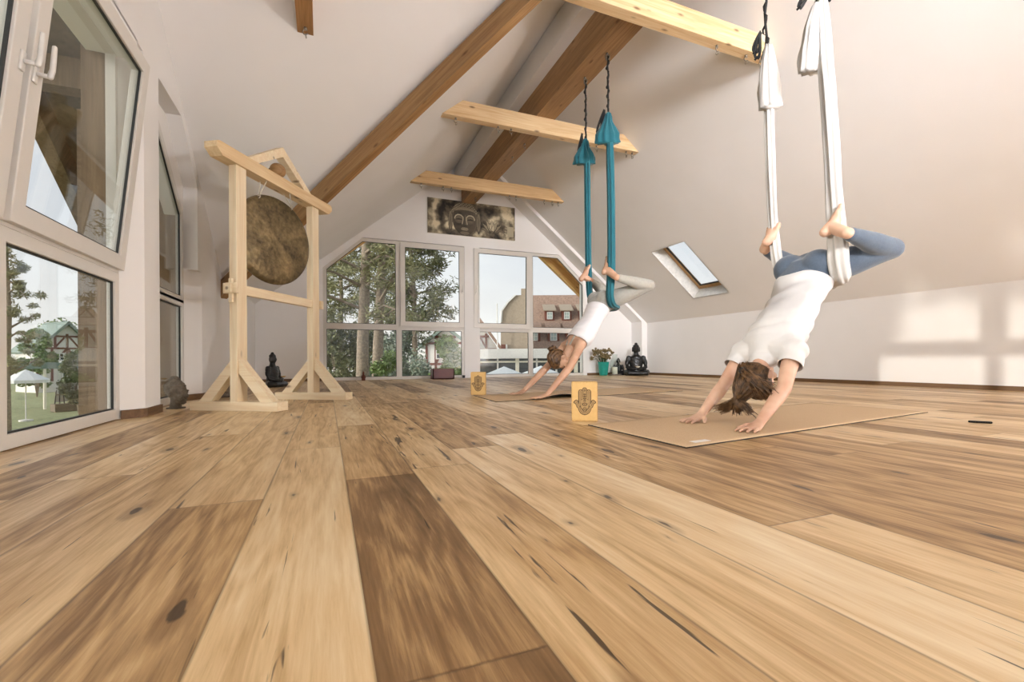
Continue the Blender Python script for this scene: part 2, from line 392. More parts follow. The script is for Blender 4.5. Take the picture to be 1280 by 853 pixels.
def lathe(bm, prof, c=(0, 0, 0), n=24):
    rings = [[bm.verts.new((c[0]+r*math.cos(2*PI*k/n), c[1]+r*math.sin(2*PI*k/n), c[2]+z)) for k in range(n)] for r, z in prof]
    for i in range(len(rings)-1):
        for k in range(n): bm.faces.new((rings[i][k], rings[i][(k+1) % n], rings[i+1][(k+1) % n], rings[i+1][k]))
    bm.faces.new(rings[0][::-1]); bm.faces.new(rings[-1])
def torus(bm, c, R_, r, ax=(0, 1, 0), arc=2*PI, n=16, m=6, st=0):
    ax = V(ax).normalized(); a = ax.orthogonal().normalized(); b = ax.cross(a); c = V(c)
    k = n if arc >= 2*PI-.01 else n+1; rings = []
    for i in range(k):
        t = st+arc*i/n; d = a*math.cos(t)+b*math.sin(t); rings.append([bm.verts.new(c+d*(R_+r*math.cos(2*PI*j/m))+ax*r*math.sin(2*PI*j/m)) for j in range(m)])
    for i in range(k if arc >= 2*PI-.01 else k-1):
        for j in range(m): bm.faces.new((rings[i][j], rings[i][(j+1) % m], rings[(i+1) % k][(j+1) % m], rings[(i+1) % k][j]))
    if arc < 2*PI-.01: bm.faces.new(rings[0]); bm.faces.new(rings[-1][::-1])

# ------------------------------------------------------------------ room shell
XL, XG, XR, YB, YF = -1.10, -1.20, 6.55, 8.60, -3.2
def zl(x): return 2.19+.81*x
def zr(x): return 6.44-.81*x
RX = (6.44-2.19)/1.62; RZ = zl(RX)          # main ridge
def zg(y): return 6.0-.78*y                 # far slope of the cross gable
GY, GZ = 2.42, 6.0-.78*2.42
def vy(x): return (3.81-.81*x)/.78          # valley line
bm = bmesh.new(); prism(bm, [(-1.36, YF-.2), (XR+.2, YF-.2), (XR+.2, YB+.15), (-1.36, YB+.15)], 2, -.2, 0)
struct(mk('floor', bm, M['floor']), 'wide oak plank floor with dark knots and cracks', 'floor')
# left wall of the cross gable, with the glazed recesses
bm = bmesh.new(); XO = -1.36
mir = lambda y: 2*GY-y
for f in (lambda y: y, mir):
    prism(bm, [(XG-.0, f(3.56)), (XL, f(3.66)), (XL, f(3.95)), (XO, f(3.95)), (XO, f(3.56))], 2, 0, 2.38)
    far = 8.75 if f(1) == 1 else 2*GY-YF+.2
    prism(bm, [(XG, f(4.955)), (XL, f(5.13)), (XL, f(far)), (XO, f(far)), (XO, f(4.955))], 2, 0, 1.20)
    prism(bm, [(f(4.99), 1.20), (f(6.15), 1.20), (f(4.99), zg(4.99)+.05)], 0, XL, XO)
    prism(bm, [(f(6.0), 1.20), (f(far), 1.20), (f(far), zl(XL)+.05), (f(6.0), zl(XL)+.05)], 0, XL, XO)
prism(bm, [(mir(4.5), 2.38), (4.5, 2.38), (5.02, 1.93), (5.02, zg(5.02)+.04), (GY, GZ+.05), (mir(5.02), zg(5.02)+.04), (mir(5.02), 1.93)], 0, XL, XO)
prism(bm, [(mir(3.56), 2.28), (3.56, 2.28), (3.56, 2.38), (mir(3.56), 2.38)], 0, XG, XO)
prism(bm, [(mir(3.56), 2.26), (3.56, 2.26), (3.56, 2.39), (mir(3.56), 2.39)], 0, XL, XO+.01)
struct(mk('wall_left', bm, M['plaster']), 'white left gable wall with glazed recesses', 'wall')
# right knee wall
bm = bmesh.new(); prism(bm, [(XR, 0), (XR+.2, 0), (XR+.2, 1.2), (XR, zr(XR)+.03)], 1, YF-.2, YB+.15)
prism(bm, [(6.41, 0), (XR+.01, 0), (XR+.01, zr(XR)+.02), (RX+.2, zr(RX+.2)+.02), (RX+.2, 6.36-.81*(RX+.2)), (6.41, 6.36-.81*6.41)], 1, 8.23, YB)
struct(mk('wall_right', bm, M['plaster']), 'low white knee wall under the right roof slope', 'wall')
# back gable wall around two glazed openings
bm = bmesh.new(); y0, y1 = YB, YB+.15
def slab(p): prism(bm, p, 1, y0, y1)
slab([(XO, 0), (-.06, 0), (-.06, 1.98), (-.06, zl(-.06)+.03), (XO, zl(XO)+.03)])
slab([(-.06, 1.98), (.6, 2.56), (.6, zl(.6)+.03), (-.06, zl(-.06)+.03)])
slab([(.6, 2.565), (4.56, 2.565), (4.56, zr(4.56)+.03), (RX, RZ+.03), (.6, zl(.6)+.03)])
slab([(2.49, 0), (2.80, 0), (2.80, 2.565), (2.49, 2.565)])
slab([(4.56, 2.565), (5.15, 2.03), (5.15, zr(5.15)+.03), (4.56, zr(4.56)+.03)])
slab([(5.15, 0), (XR+.2, 0), (XR+.2, 1.1), (5.15, zr(5.15)+.03)])
struct(mk('wall_back', bm, M['plaster']), 'white back gable wall above the windows', 'wall')
bm = bmesh.new(); prism(bm, [(XO, 0), (XR+.2, 0), (XR+.2, 1.1), (RX, RZ+.03), (XO, zl(XO))], 1, YF-.2, YF)
struct(mk('wall_front', bm, M['plaster']), 'white gable wall behind the camera', 'wall')
# ceilings
def roofpoly(bm, pts, n, t=.22):
    n = V(n).normalized(); a = [bm.verts.new(p) for p in pts]; b = [bm.verts.new(V(p)+n*t) for p in pts]
    bm.faces.new(a); bm.faces.new(b[::-1]); k = len(pts)
    for i in range(k): bm.faces.new((a[i], a[(i+1) % k], b[(i+1) % k], b[i]))
bm = bmesh.new(); nl = (-.81, 0, 1); nr = (.81, 0, 1); xv = (GZ-2.19)/.81
def PL(x, y): return (x, y, zl(x))
def PR(x, y): return (x, y, zr(x))
for f in (lambda y: y, mir):
    far = YB+.1 if f(1) == 1 else 2*GY-YF+.1
    roofpoly(bm, [PL(XO, f(vy(XO))), PL(xv, f(GY)), PL(RX, f(GY)), PL(RX, f(far)), PL(XO, f(far))], nl)
    roofpoly(bm, [(XO, f(vy(XO)), zg(vy(XO))), (XO, f(GY), GZ), (xv, f(GY), GZ)], (0, .78 if f(1) == 1 else -.78, 1))
X0, X1, Y0, Y1 = 5.23, 6.17, 5.66, 6.45
roofpoly(bm, [PR(RX, YF-.1), PR(RX, YB+.1), PR(X0, YB+.1), PR(X0, YF-.1)], nr)
roofpoly(bm, [PR(X0, YF-.1), PR(X0, Y0), PR(X1, Y0), PR(X1, YF-.1)], nr)
roofpoly(bm, [PR(X0, Y1), PR(X0, YB+.1), PR(X1, YB+.1), PR(X1, Y1)], nr)
roofpoly(bm, [PR(X1, YF-.1), PR(X1, YB+.1), PR(XR+.15, YB+.1), PR(XR+.15, YF-.1)], nr)
# plaster casing along both sides of the ridge purlin
for xa, xb in ((2.30, 2.45), (2.69, 2.84)): prism(bm, [(xa, 3.745), (xb, 3.745), (xb, 4.25), (xa, 4.05)], 1, YF, YB)
struct(mk('ceiling', bm, M['plaster']), 'white sloping attic ceiling of main roof and cross gable', 'ceiling')
# skirting boards
bm = bmesh.new(); prism(bm, [(XR-.018, 0), (XR, 0), (XR, .05), (XR-.018, .05)], 1, YF, 8.23); prism(bm, [(6.392, 0), (6.41, 0), (6.41, .05), (6.392, .05)], 1, 8.212, YB)
prism(bm, [(6.41, 0), (XR, 0), (XR, .05), (6.41, .05)], 1, 8.212, 8.23)
struct(mk('baseboard_right', bm, M['base']))
bm = bmesh.new()
prism(bm, [(XG+.0, 3.57), (XG+.012, 3.545), (XL+.015, 3.652), (XL+.015, 3.95), (XL, 3.95), (XL, 3.66)], 2, 0, .055)
prism(bm, [(XG, 4.955), (XG+.012, 4.94), (XL+.015, 5.12), (XL+.015, YB), (XL, YB), (XL, 5.13)], 2, 0, .055)
struct(mk('baseboard_left', bm, M['base']))
bm = bmesh.new(); prism(bm, [(XL, YB-.018), (-.07, YB-.018), (-.07, YB), (XL, YB)], 2, 0, .05); prism(bm, [(5.24, YB-.018), (6.41, YB-.018), (6.41, YB), (5.24, YB)], 2, 0, .05)
struct(mk('baseboard_back', bm, M['basex']))

# ------------------------------------------------------------------ windows
def fbars(bm, pts, wd, dep, up, closed=True, bev=.004):
    n = len(pts)
    for i in range(n if closed else n-1):
        a, b = V(pts[i]), V(pts[(i+1) % n]); d = (b-a).normalized()*wd/2; bar(bm, a-d, b+d, dep, wd, up=V(up).cross(d).normalized(), bev=bev)
def pane(parent, pts, nrm, t=.006):
    bm = bmesh.new(); n = V(nrm).normalized(); a = [bm.verts.new(V(p)-n*t/2) for p in pts]; b = [bm.verts.new(V(p)+n*t/2) for p in pts]
    bm.faces.new(a); bm.faces.new(b[::-1]); k = len(pts)
    for i in range(k): bm.faces.new((a[i], a[(i+1) % k], b[(i+1) % k], b[i]))
    return mk('pane', bm, M['glass'], parent)
def poly_inset(pts, d):
    """offset a planar 2-D polygon inward"""
    n = len(pts); out = []; A = sum(pts[i][0]*pts[(i+1) % n][1]-pts[(i+1) % n][0]*pts[i][1] for i in range(n)); s = 1 if A > 0 else -1
    for i in range(n):
        p, q, r = V(pts[i-1]), V(pts[i]), V(pts[(i+1) % n]); e1 = (q-p).normalized(); e2 = (r-q).normalized()
        n1 = V((-e1.y, e1.x))*s; n2 = V((-e2.y, e2.x))*s; k = 1+n1.dot(n2); out.append(tuple(q+(n1+n2)*d/k))
    return out
def ringframe(bm, outer, wd, f3, nrm, dep, front=0):
    """mitred frame profile: outer 2-D polygon, width wd, depth dep along nrm"""
    inner = poly_inset(outer, wd); n = V(nrm); k = len(outer)
    o0 = [bm.verts.new(V(f3(p))+n*front) for p in outer]; i0 = [bm.verts.new(V(f3(p))+n*front) for p in inner]
    o1 = [bm.verts.new(V(f3(p))+n*(front-dep)) for p in outer]; i1 = [bm.verts.new(V(f3(p))+n*(front-dep)) for p in inner]
    for a in range(k):
        b = (a+1) % k
        bm.faces.new((o0[a], o0[b], i0[b], i0[a])); bm.faces.new((o1[b], o1[a], i1[a], i1[b])); bm.faces.new((o0[b], o0[a], o1[a], o1[b])); bm.faces.new((i0[a], i0[b], i1[b], i1[a]))
    return inner
def glazing(parent, outer, wd, f3, nrm, dep=.07, front=0, name='frame', gask=True):
    bm = bmesh.new(); inner = ringframe(bm, outer, wd, f3, nrm, dep, front)
    bm2 = bmesh.new(); b2 = poly_inset(inner, -.001); ringframe(bm2, b2, .009, f3, nrm, .012, front-.012)
    o = mk(name, bm, M['frame'], parent); bpy.context.view_layer.update()
    m = o.modifiers.new('bev', 'BEVEL'); m.width = .004; m.segments = 2; m.limit_method = 'ANGLE'
    mk('gasket', bm2, M['gasket'], o)
    pane(o, [V(f3(p))+V(nrm)*(front-.025) for p in inner], nrm)
    return o
def handle(parent, base, nrm, up):
    n = V(nrm).normalized(); u = V(up).normalized(); b = V(base); s = n.cross(u)
    bm = bmesh.new(); bar(bm, b-u*.04+n*.004, b+u*.04+n*.004, .03, .01, up=n, bev=.004); cyl(bm, b, b+n*.05, .009, 12)
    tube(bm, [b+n*.05, b+n*.055+u*.03, b+n*.052+u*.125], [.011, .010, .009], 10)
    return mk('handle', bm, M['handle'], parent, True)
# left gable windows (planes x = const)
NX = (1, 0, 0)
def tilt(y, z, ang): # sash hinged at z=.95, leaning into the room
    return (XG+.035+math.sin(ang)*(z-.95), y, .95+math.cos(ang)*(z-.95))
def leftwin(name, ya, yb, hy, label):
    r = empty(name, (0, 0, 0)); struct(r, label, 'window')
    f = lambda p: (XG, p[0], p[1])
    glazing(r, [(ya, .005), (yb, .005), (yb, .91), (ya, .91)], .062, f, NX, .045)
    bmf = bmesh.new(); ringframe(bmf, [(ya, .91), (yb, .91), (yb, 2.30), (ya, 2.30)], .045, f, NX, .05); mk('frame', bmf, M['frame'], r)
    a = .105; s = glazing(r, [(ya+.02, .925), (yb-.02, .925), (yb-.02, 2.24), (ya+.02, 2.24)], .085, lambda p: tilt(p[0], p[1], a), (math.cos(a), 0, -math.sin(a)), .065, .0, 'sash')
    handle(s, tilt(hy, 1.545, a), (math.cos(a), 0, -math.sin(a)), (math.sin(a), 0, math.cos(a)))
    return r
leftwin('window_1', 2.42, 3.57, 2.462, 'tall left window with its upper sash tilted into the room')
leftwin('window_2', 1.27, 2.42, 2.375, 'tall left window mostly outside the frame, upper sash handle beside the first')
def recess(name, f, label):
    r = empty(name); struct(r, label, 'window'); g = lambda p: (XG-.0, f(p[0]), p[1]); s = 1
    glazing(r, [(3.93, .005), (4.955, .005), (4.955, .91), (3.93, .91)], .06, g, NX, .045)
    glazing(r, [(3.93, .88), (4.955, .88), (4.955, 1.70), (4.17, 2.36), (3.93, 2.36)], .06, g, NX, .045)
recess('window_3', lambda y: y, 'slant-topped left window in the recess behind the pier')
recess('window_4', mir, 'slant-topped left window in the recess beside the camera')
# strips of plaster closing the recess above the slanted heads
bm = bmesh.new()
for f in (lambda y: y, mir):
    prism(bm, [(f(4.10), 2.36), (f(4.955), 1.66), (f(5.02), 1.66), (f(5.02), 1.96), (f(4.5), 2.39), (f(3.93), 2.39), (f(3.93), 2.35)], 0, XG-.01, XO+.02)
struct(mk('trim_1', bm, M['plaster']), 'plaster reveal above the slanted window head', 'trim')
NY = (0, -1, 0)
def bw(p): return (p[0], YB+.02, p[1])
def backwin(name, side, label):
    r = empty(name); struct(r, label, 'window'); F = (lambda x: x) if side == 0 else (lambda x: 5.18-x-.03+.0)
    q = lambda L: [(F(a), b) for a, b in L]
    # fixed lights
    glazing(r, q([(-.06, .0), (1.245, .0), (1.245, .965), (-.06, .965)]), .055, bw, NY, .05)
    glazing(r, q([(1.235, .0), (2.49, .0), (2.49, .965), (1.235, .965)]), .055, bw, NY, .05)
    glazing(r, q([(-.06, .955), (1.245, .955), (1.245, 2.56), (.58, 2.56), (-.06, 1.985)]), .06, bw, NY, .05)
    b = bmesh.new(); ringframe(b, q([(1.235, .955), (2.49, .955), (2.49, 2.56), (1.235, 2.56)]), .04, bw, NY, .05); mk('frame', b, M['frame'], r)
    a = .0 if side == 0 else .02
    s = glazing(r, q([(1.262, .985), (2.475, .985), (2.475, 2.54), (1.262, 2.54)]), .088, lambda p: (p[0], YB-.015-math.sin(a)*(p[1]-.98), p[1]), NY, .06, .0, 'sash')
    hx = F(2.44) if side == 0 else F(2.44)
    handle(s, (hx, YB-.017-math.sin(a)*.7, 1.68), NY, (0, 0, 1))
backwin('window_5', 0, 'back window left of the pillar, looking onto pine trees')
backwin('window_6', 1, 'back window right of the pillar, looking onto tiled roofs')
# skylight
r = empty('window_7'); struct(r, 'narrow roof skylight in the right slope', 'window'); nrm = V(nr).normalized(); sl = V((1, 0, -.81)).normalized()
def sk(p): # p = (distance along slope from x0, y)
    return V(PR(X0, 0))+sl*p[0]+V((0, p[1], 0))
Ls = (X1-X0)/sl.x
bm = bmesh.new(); ringframe(bm, [(-.02, Y0-.02), (Ls+.02, Y0-.02), (Ls+.02, Y1+.02), (-.02, Y1+.02)], .028, sk, nrm, .225, .225)
mk('shaft_lining', bm, M['white_out'], r)
bm = bmesh.new(); ringframe(bm, [(-.01, Y0-.01), (Ls+.01, Y0-.01), (Ls+.01, Y1+.01), (-.01, Y1+.01)], .085, sk, nrm, .05, .27); mk('outer_frame', bm, M['skyframe'], r)
bm = bmesh.new(); ringframe(bm, [(.075, Y0+.075), (Ls-.075, Y0+.075), (Ls-.075, Y1-.075), (.075, Y1-.075)], .018, sk, nrm, .02, .245); mk('gasket', bm, M['gasket'], r)
pane(r, [sk(p)+nrm*.25 for p in ((.06, Y0+.06), (Ls-.06, Y0+.06), (Ls-.06, Y1-.06), (.06, Y1-.06))], nrm)

# ------------------------------------------------------------------ timber frame
def hook(parent, p):
    bm = bmesh.new(); x, y, z = p; cyl(bm, (x, y, z), (x, y, z-.018), .012, 10); torus(bm, (x, y, z-.036), .02, .0038, (random.uniform(-.6, .6), 1, 0), PI*1.6, 14, 6, 1.2); torus(bm, (x+.004, y, z-.066), .014, .003, (1, random.uniform(-.5, .5), 0))
    return mk('eye_hook', bm, M['steel'], parent, True)
def collar(y, label, hooks, th=.11, zb=3.2, h=.20):
    a = (zb-2.19)/.81; b = (6.44-zb)/.81; a2 = (zb+h-2.19)/.81; b2 = (6.44-zb-h)/.81
    bm = bmesh.new(); prism(bm, [(a+.0, zb), (b-.0, zb), (b2, zb+h), (a2, zb+h)], 1, y, y+th)
    o = mk('collar_beam', bm, M['pine'] if y < 7 else M['pine_honeyx']); tag(o, label, 'beam')
    m = o.modifiers.new('b', 'BEVEL'); m.width = .003; m.limit_method = 'ANGLE'
    for x in hooks: hook(o, (x, y+th/2, zb))
    return o
collar(7.31, 'pale collar beam nearest the back wall, in front of the artwork', (1.42, 1.78, 1.92, 2.95, 3.07, 3.62, 3.78, 3.9), .10)
collar(5.17, 'pale collar beam above the teal hammock, middle of three', (1.42, 1.95, 2.12, 3.35, 3.82, 3.92), .10)
collar(3.09, 'pale collar beam nearest the camera, upper right behind the white hammock', (3.30, 3.66, 3.85), .11)
bm = bmesh.new(); prism(bm, [(2.44, 3.4), (2.70, 3.4), (2.70, 4.2), (2.57, 4.27), (2.44, 4.13)], 1, YF, YB)
rb = tag(mk('ridge_beam', bm, M['pine_ridge']), 'massive brown ridge beam running the length of the ceiling', 'beam')
for (x, y) in ((2.6, 4.276), (2.6, 3.853), (2.6, 6.35), (2.6, 5.9), (2.6, 2.13), (2.6, 1.73), (2.6, 8.2)): hook(rb, (x, y, 3.4))
# valley rafter
p0 = V((XL, vy(XL), zl(XL))); p1 = V((xv, GY, GZ)); dv = (p1-p0).normalized(); side = V((dv.y, -dv.x, 0)).normalized()
def valley(f, label):
    hgt = .17
    a = p0+V((0, 0, 0)); b = p1
    if f != 1: a = V((a.x, mir(a.y), a.z)); b = V((b.x, mir(b.y), b.z))
    # keep the vertical end cut where it meets the wall
    c0 = a-V((0, 0, .15)); c1 = b-V((0, 0, .15)); d = (c1-c0).normalized()
    o = beam_obj('valley_rafter', c0-d*.02, c1+d*.15, .085, hgt, M['pine_dark'])
    return tag(o, label, 'beam')
valley(1, 'long brown valley rafter slanting down behind the gong stand')
valley(-1, 'brown valley rafter of the near side of the cross gable')
bm = bmesh.new(); prism(bm, [(3.94, 2.93), (mir(3.94), 2.93), (mir(3.68), 3.13), (3.68, 3.13)], 0, -.20, -.085)
o = tag(mk('gable_collar', bm, wood('brown_collar_timber', 'b98a55', '94683a', ax=1)), 'brown beam end hanging at the top of the left ceiling', 'beam'); hook(o, (-.14, 3.86, 2.93)); hook(o, (-.14, 1.2, 2.93))

# ------------------------------------------------------------------ gong stand
GA = math.radians(31.5)
gs = empty('gong_stand', (-.357, 4.23, 0), -GA); tag(gs, 'tall pale pine gong stand with roof-shaped top and braced feet', 'stand')
for s in (-1, 1):
    y = .46*s
    beam_obj('post', (0, y, .065), (0, y, 1.78), .10, .06, M['pine_pale'], gs, up=(1, 0, 0))
    beam_obj('foot', (-.355, y, .0325), (.355, y, .0325), .12, .065, M['pine_pale'], gs)
    for t in (-1, 1):
        bm = bmesh.new(); x0, z0 = .27*t, .065; x1, z1 = .03*t, .40
        # mitred diagonal brace
        pts = [(t*.30, .065), (t*.20, .065), (t*.03, .27), (t*.03, .37)]
        prism(bm, pts, 1, y-.035, y+.035); mk('brace', bm, M['pine_pale'], gs)
bm = bmesh.new(); prism(bm, [(-.70, 1.815), (-.65, 1.772), (.65, 1.772), (.70, 1.815), (.70, 1.855), (.675, 1.865), (-.675, 1.865), (-.70, 1.855)], 0, -.05, .05)
mk('top_beam', bm, wood('pale_pine_y', 'e6cda2', 'd2b083', ax=1), gs)
for s in (-1, 1):
    a = V((0, .40*s, 1.905)); b = V((0, .0, 2.13)); d = (b-a).normalized()
    bm = bmesh.new(); prism(bm, [(.40*s, 1.865), (.30*s, 1.865), (0, 2.045), (0, 2.125)], 0, -.035, .035); mk('roof_strut', bm, M['pine_pale'], gs)
beam_obj('crossbar', (0, -.56, .88), (0, .56, .88), .045, .07, M['pine_pale'], gs)
for s in (-1, 1):
    bm = bmesh.new(); box(bm, (0, .528*s, .88), (.11, .03, .075), None, .004); box(bm, (0, .527*s, .865), (.028, .022, .17), None, .003); mk('wedge', bm, M['pine_pale'], gs)
# gong
GL = V((0, -.045, 1.345)); ga = math.radians(13)
bm = bmesh.new(); prof = [(0, .02), (.06, .021), (.2, .014), (.32, .004), (.35, -.01), (.36, -.03), (.357, -.045), (.34, -.03), (.3, -.008), (.2, .002), (0, .008)]
n = 64; rings = []
for r0, h0 in prof:
    rings.append([bm.verts.new((h0, r0*math.cos(2*PI*k/n), r0*math.sin(2*PI*k/n))) for k in range(n)] if r0 > 0 else [bm.verts.new((h0, 0, 0))])
for i in range(len(rings)-1):
    A, B = rings[i], rings[i+1]
    for k in range(n):
        a = [A[k % len(A)], A[(k+1) % len(A)], B[(k+1) % len(B)], B[k % len(B)]]; u = []
        for q in a:
            if q not in u: u.append(q)
        bm.faces.new(u)
g = mk('gong', bm, M['gong'], None, True); Rz = Matrix.Rotation(-GA, 4, 'Z'); g.matrix_world = Matrix.Translation((-.357, 4.23, 0)) @ Rz @ Matrix.Translation(GL) @ Matrix.Rotation(-ga, 4, 'Z')
tag(g, 'large round hammered bronze gong hanging in the pine stand', 'gong')
W2 = Matrix.Translation((-.357, 4.23, 0)) @ Rz
def toG(p): return (g.matrix_world.inverted() @ (W2 @ V(p)))
for s in (-1, 1):
    bm = bmesh.new(); yy = .17*s-.05
    for dx in (-.03, .03): tube(bm, [toG((dx, yy-.03*s, 1.775)), V((0, .17*s, .325)) if 0 else V((-.03 if 0 else 0.0, .155*s, .315))], .0035, 6)
    torus(bm, V((0, .155*s, .312)), .014, .0035, (0, 1, 0)); mk('hanging_cord', bm, M['rope'], g, True)
# wooden temple block
tb = empty('temple_block', W2 @ V((0, -.02, 1.865)), -GA); tag(tb, 'small rounded wooden slit block under the stand apex', 'instrument')
bm = bmesh.new(); ell(bm, (0, 0, .062), (.06, .066, .058)); o = remesh('body', bm, M['pine_dark'], .005, tb, 6)
bm = bmesh.new(); ell(bm, (-.052, -.012, .066), (.012, .026, .016)); mk('slit', bm, M['gasket'], tb, True)

# ------------------------------------------------------------------ painted surfaces
def paint_grid(name, nx, ny, f, to3, mat, parent=None, thick=None):
    me = bpy.data.meshes.new(name); vs_ = []; fs = []; cols = []
    for j in range(ny+1):
        for i in range(nx+1): u, v_ = i/nx, j/ny; vs_.append(to3(u, v_)); cols.append(f(u, v_))
    for j in range(ny):
        for i in range(nx): a = j*(nx+1)+i; fs.append((a, a+1, a+nx+2, a+nx+1))
    me.from_pydata(vs_, [], fs); ca = me.color_attributes.new('paint', 'FLOAT_COLOR', 'POINT')
    for k, c in enumerate(cols): ca.data[k].color = (*c[:3], 1)
    return link(name, me, mat, parent)
def mixc(a, b, t): t = max(0, min(1, t)); return tuple(a[i]*(1-t)+b[i]*t for i in range(3))
def cap(x, y, ax, ay, bx, by, r):
    dx, dy = bx-ax, by-ay; t = max(0, min(1, ((x-ax)*dx+(y-ay)*dy)/(dx*dx+dy*dy+1e-9))); return math.hypot(x-ax-t*dx, y-ay-t*dy)-r
def hamsa(u, v_):
    x = (u-.5)*.87; y = (v_-.5)*1.29+.02
    bg_ = lin('d8b274')[:3]; br = lin('8a7050')[:3]; dk = lin('4e3b28')[:3]
    ax_ = abs(x)
    d = min(cap(x, y, 0, .42, 0, .0, .085), cap(ax_, y, .145, .36, .145, .0, .075))
    palm = math.hypot(x/.235, (y+.16)/.27); d = min(d, (palm-1)*.235, cap(x, y, 0, -.02, 0, -.2, .21))
    th = min(cap(ax_, y, .23, -.14, .30, .02, .055), cap(ax_, y, .30, .03, .36, .0, .035)); d = min(d, th)
    if d > .012: return bg_
    c = mixc(bg_, br, .62)
    if d > -.012: return dk
    k = (-d % .048)/.048
    if k < .28 and -d < .10: c = dk
    e = math.hypot(x/.075, (y+.07)/.05)
    if .75 < e < 1.2: c = dk
    elif e < .35: c = dk
    e2 = math.hypot(x, y+.26)
    if .055 < e2 < .078 or e2 < .02: c = dk
    e3 = math.hypot(x, y-.42)
    if .02 < e3 < .038: c = dk
    if y < .3 and y > .02 and abs(math.sin(y*40))*.05 > ax_ and ax_ > .01: c = dk
    if y < -.02 and abs(math.hypot(x, y+.12)-.155) < .012 and y < -.12: c = dk
    return c
def block(loc, rz, label):
    r = empty('yoga_block', loc, rz); tag(r, label, 'yoga block', 'cork yoga blocks')
    w_, h_, d_ = .147, .228, .085
    bm = bmesh.new(); box(bm, (0, 0, h_/2), (w_, d_, h_), None, .007); mk('cork_body', bm, M['cork'], r, False)
    W_ = w_*.93; H_ = h_*.93
    paint_grid('engraved_hand', 84, 126, hamsa, lambda u, v_: ((u-.5)*W_, -d_/2-.0006, h_/2+(v_-.5)*H_), M['engrave'], r)
    return r
# front-face corners read from the photo: (1.30, 2.31) to (1.426, 2.215)
block((1.385, 2.305, 0), -.50, 'larger cork block with engraved hand, nearer the camera by the front mat')
block((1.405, 4.37, .0060), -.42, 'smaller-looking cork block with engraved hand, farther back by the rear mat')

# artwork
def art(u, v_):
    x = u*2.70; y = v_
    n = noise.fractal(V((x*2.2, y*2.2, 3)), 1, 2, 5)*.5+.5; n2 = noise.fractal(V((x*7, y*7, 8)), 1, 2, 4)*.5+.5
    lo = lin('241f19')[:3]; mi = lin('6f6350')[:3]; hi = lin('d9caa8')[:3]
    t = .40+(n-.5)*1.5+(n2-.5)*.5
    cx = 1.10; dx = (x-cx)/1.16; dy = y-.52
    # halo arcs
    rr = math.hypot(x-1.10, y-.55)
    if x < cx:
        t += .35*math.exp(-((rr-.92)/.07)**2)-.4*math.exp(-((rr-.72)/.08)**2)
    # right petals
    for px_, py_, R0 in ((2.3, .85, .30), (2.55, .7, .2)): t += .5*math.exp(-((math.hypot(x-px_, (y-py_)*1.6))/R0)**4)
    # blossoms left
    for k in range(7):
        qx = .28+.1*k; qy = .28+.06*math.sin(k*2.1); t += .5*math.exp(-(math.hypot(x-qx, (y-qy)*1.1)/.085)**2)
    # lotus
    lx, ly = 1.95, .16
    for (aa, ll, ww, sh) in ((-1.15, .36, .05, .55), (1.15, .36, .05, .5), (-.8, .38, .06, .62), (.8, .38, .06, .58), (-.42, .38, .065, .7), (.42, .38, .065, .66), (0, .36, .07, .78), (-.22, .25, .06, .86), (.22, .25, .06, .82)):
        px_, py_ = math.sin(aa), math.cos(aa)*.9; q = (x-lx)*px_+(y-ly)*py_; o_ = (x-lx)*py_-(y-ly)*px_
        if 0 < q < ll:
            hw = ww*math.sin(PI*(q/ll)**.7)
            if abs(o_) < hw: t = sh-.35*(q < ll*.25) if abs(o_) < hw*.72 else .12
    # ears
    for s in (-1, 1):
        e = math.hypot((dx-s*.37)/.05, (y-.42)/.30)
        if e < 1: t = .62-.25*(1-e)
        if abs(e-1) < .14: t = .25
    # hair
    hh = math.hypot(dx/.37, (y-.55)/.42)
    if hh < 1 and y > .66: t = .30+.32*(math.sin(x*75)*math.sin((y+x*.2)*85) > 0)
    # face
    fw = .31*(1-.33*max(0, (.45-y)/.45)**1.6)
    ff = max(abs(dx)/fw, abs(dy+.06)/.50)
    e = (abs(dx)/fw)**2.4+(abs(y-.42)/.42)**3
    if e < 1:
        t = .13+.22*(n2-.5)+.16*max(0, dx)/.3
        if y > .70: t = .58 if y > .755-.06*(abs(dx)/.3)**2 else .20
        # eyelids / brows
        for s in (-1, 1):
            ex = dx-s*.15; ey = y-.50
            m_ = math.hypot(ex/.115, (ey+.02)/.13)
            if m_ < 1: t = .55-.25*m_
            if .85 < m_ < 1.08 and ey > -.03: t = .78
            if math.hypot(ex/.085, (ey+.02+.25*ex*ex*10)/.022) < 1: t = .08
        if abs(dx) < .028+.045*max(0, (.52-y)/.2)*(y > .30) and .30 < y < .62: t = .16 if dx < .005 else .34
        if abs(abs(dx)-.045-.03*max(0, (.45-y)/.15)) < .012 and .33 < y < .56: t = .72
        if math.hypot(dx/.06, (y-.30)/.025) < 1: t = .1
        if math.hypot(dx/.10, (y-.20)/.045) < 1: t = .62 if abs(y-.205) > .009 else .1
        if math.hypot(dx/.12, (y-.08)/.05) < 1: t = .50
    elif e < 1.08: t = .5
    if x > 2.28 and .1 < y < .4 and abs(dx-1.25) < .09: t = .75; 
    if 2.33 < x < 2.44 and .14 < y < .38 and abs(math.sin(y*38+x*9)) > .9: t = .35
    return mixc(mixc(lo, mi, t*2), hi, max(0, t*2-1)) if t > .5 else mixc(lo, mi, max(0, t)*2)
pic = empty('wall_picture', (2.66, 8.585, 3.095)); tag(pic, 'wide sepia canvas print of a serene carved head with lotus flowers', 'picture')
bm = bmesh.new(); box(bm, (0, 0, 0), (1.78, .028, .665)); mk('canvas', bm, M['wax'], pic)
paint_grid('print', 260, 98, art, lambda u, v_: ((u-.5)*1.78, -.0146, (v_-.5)*.665), M['print'], pic)

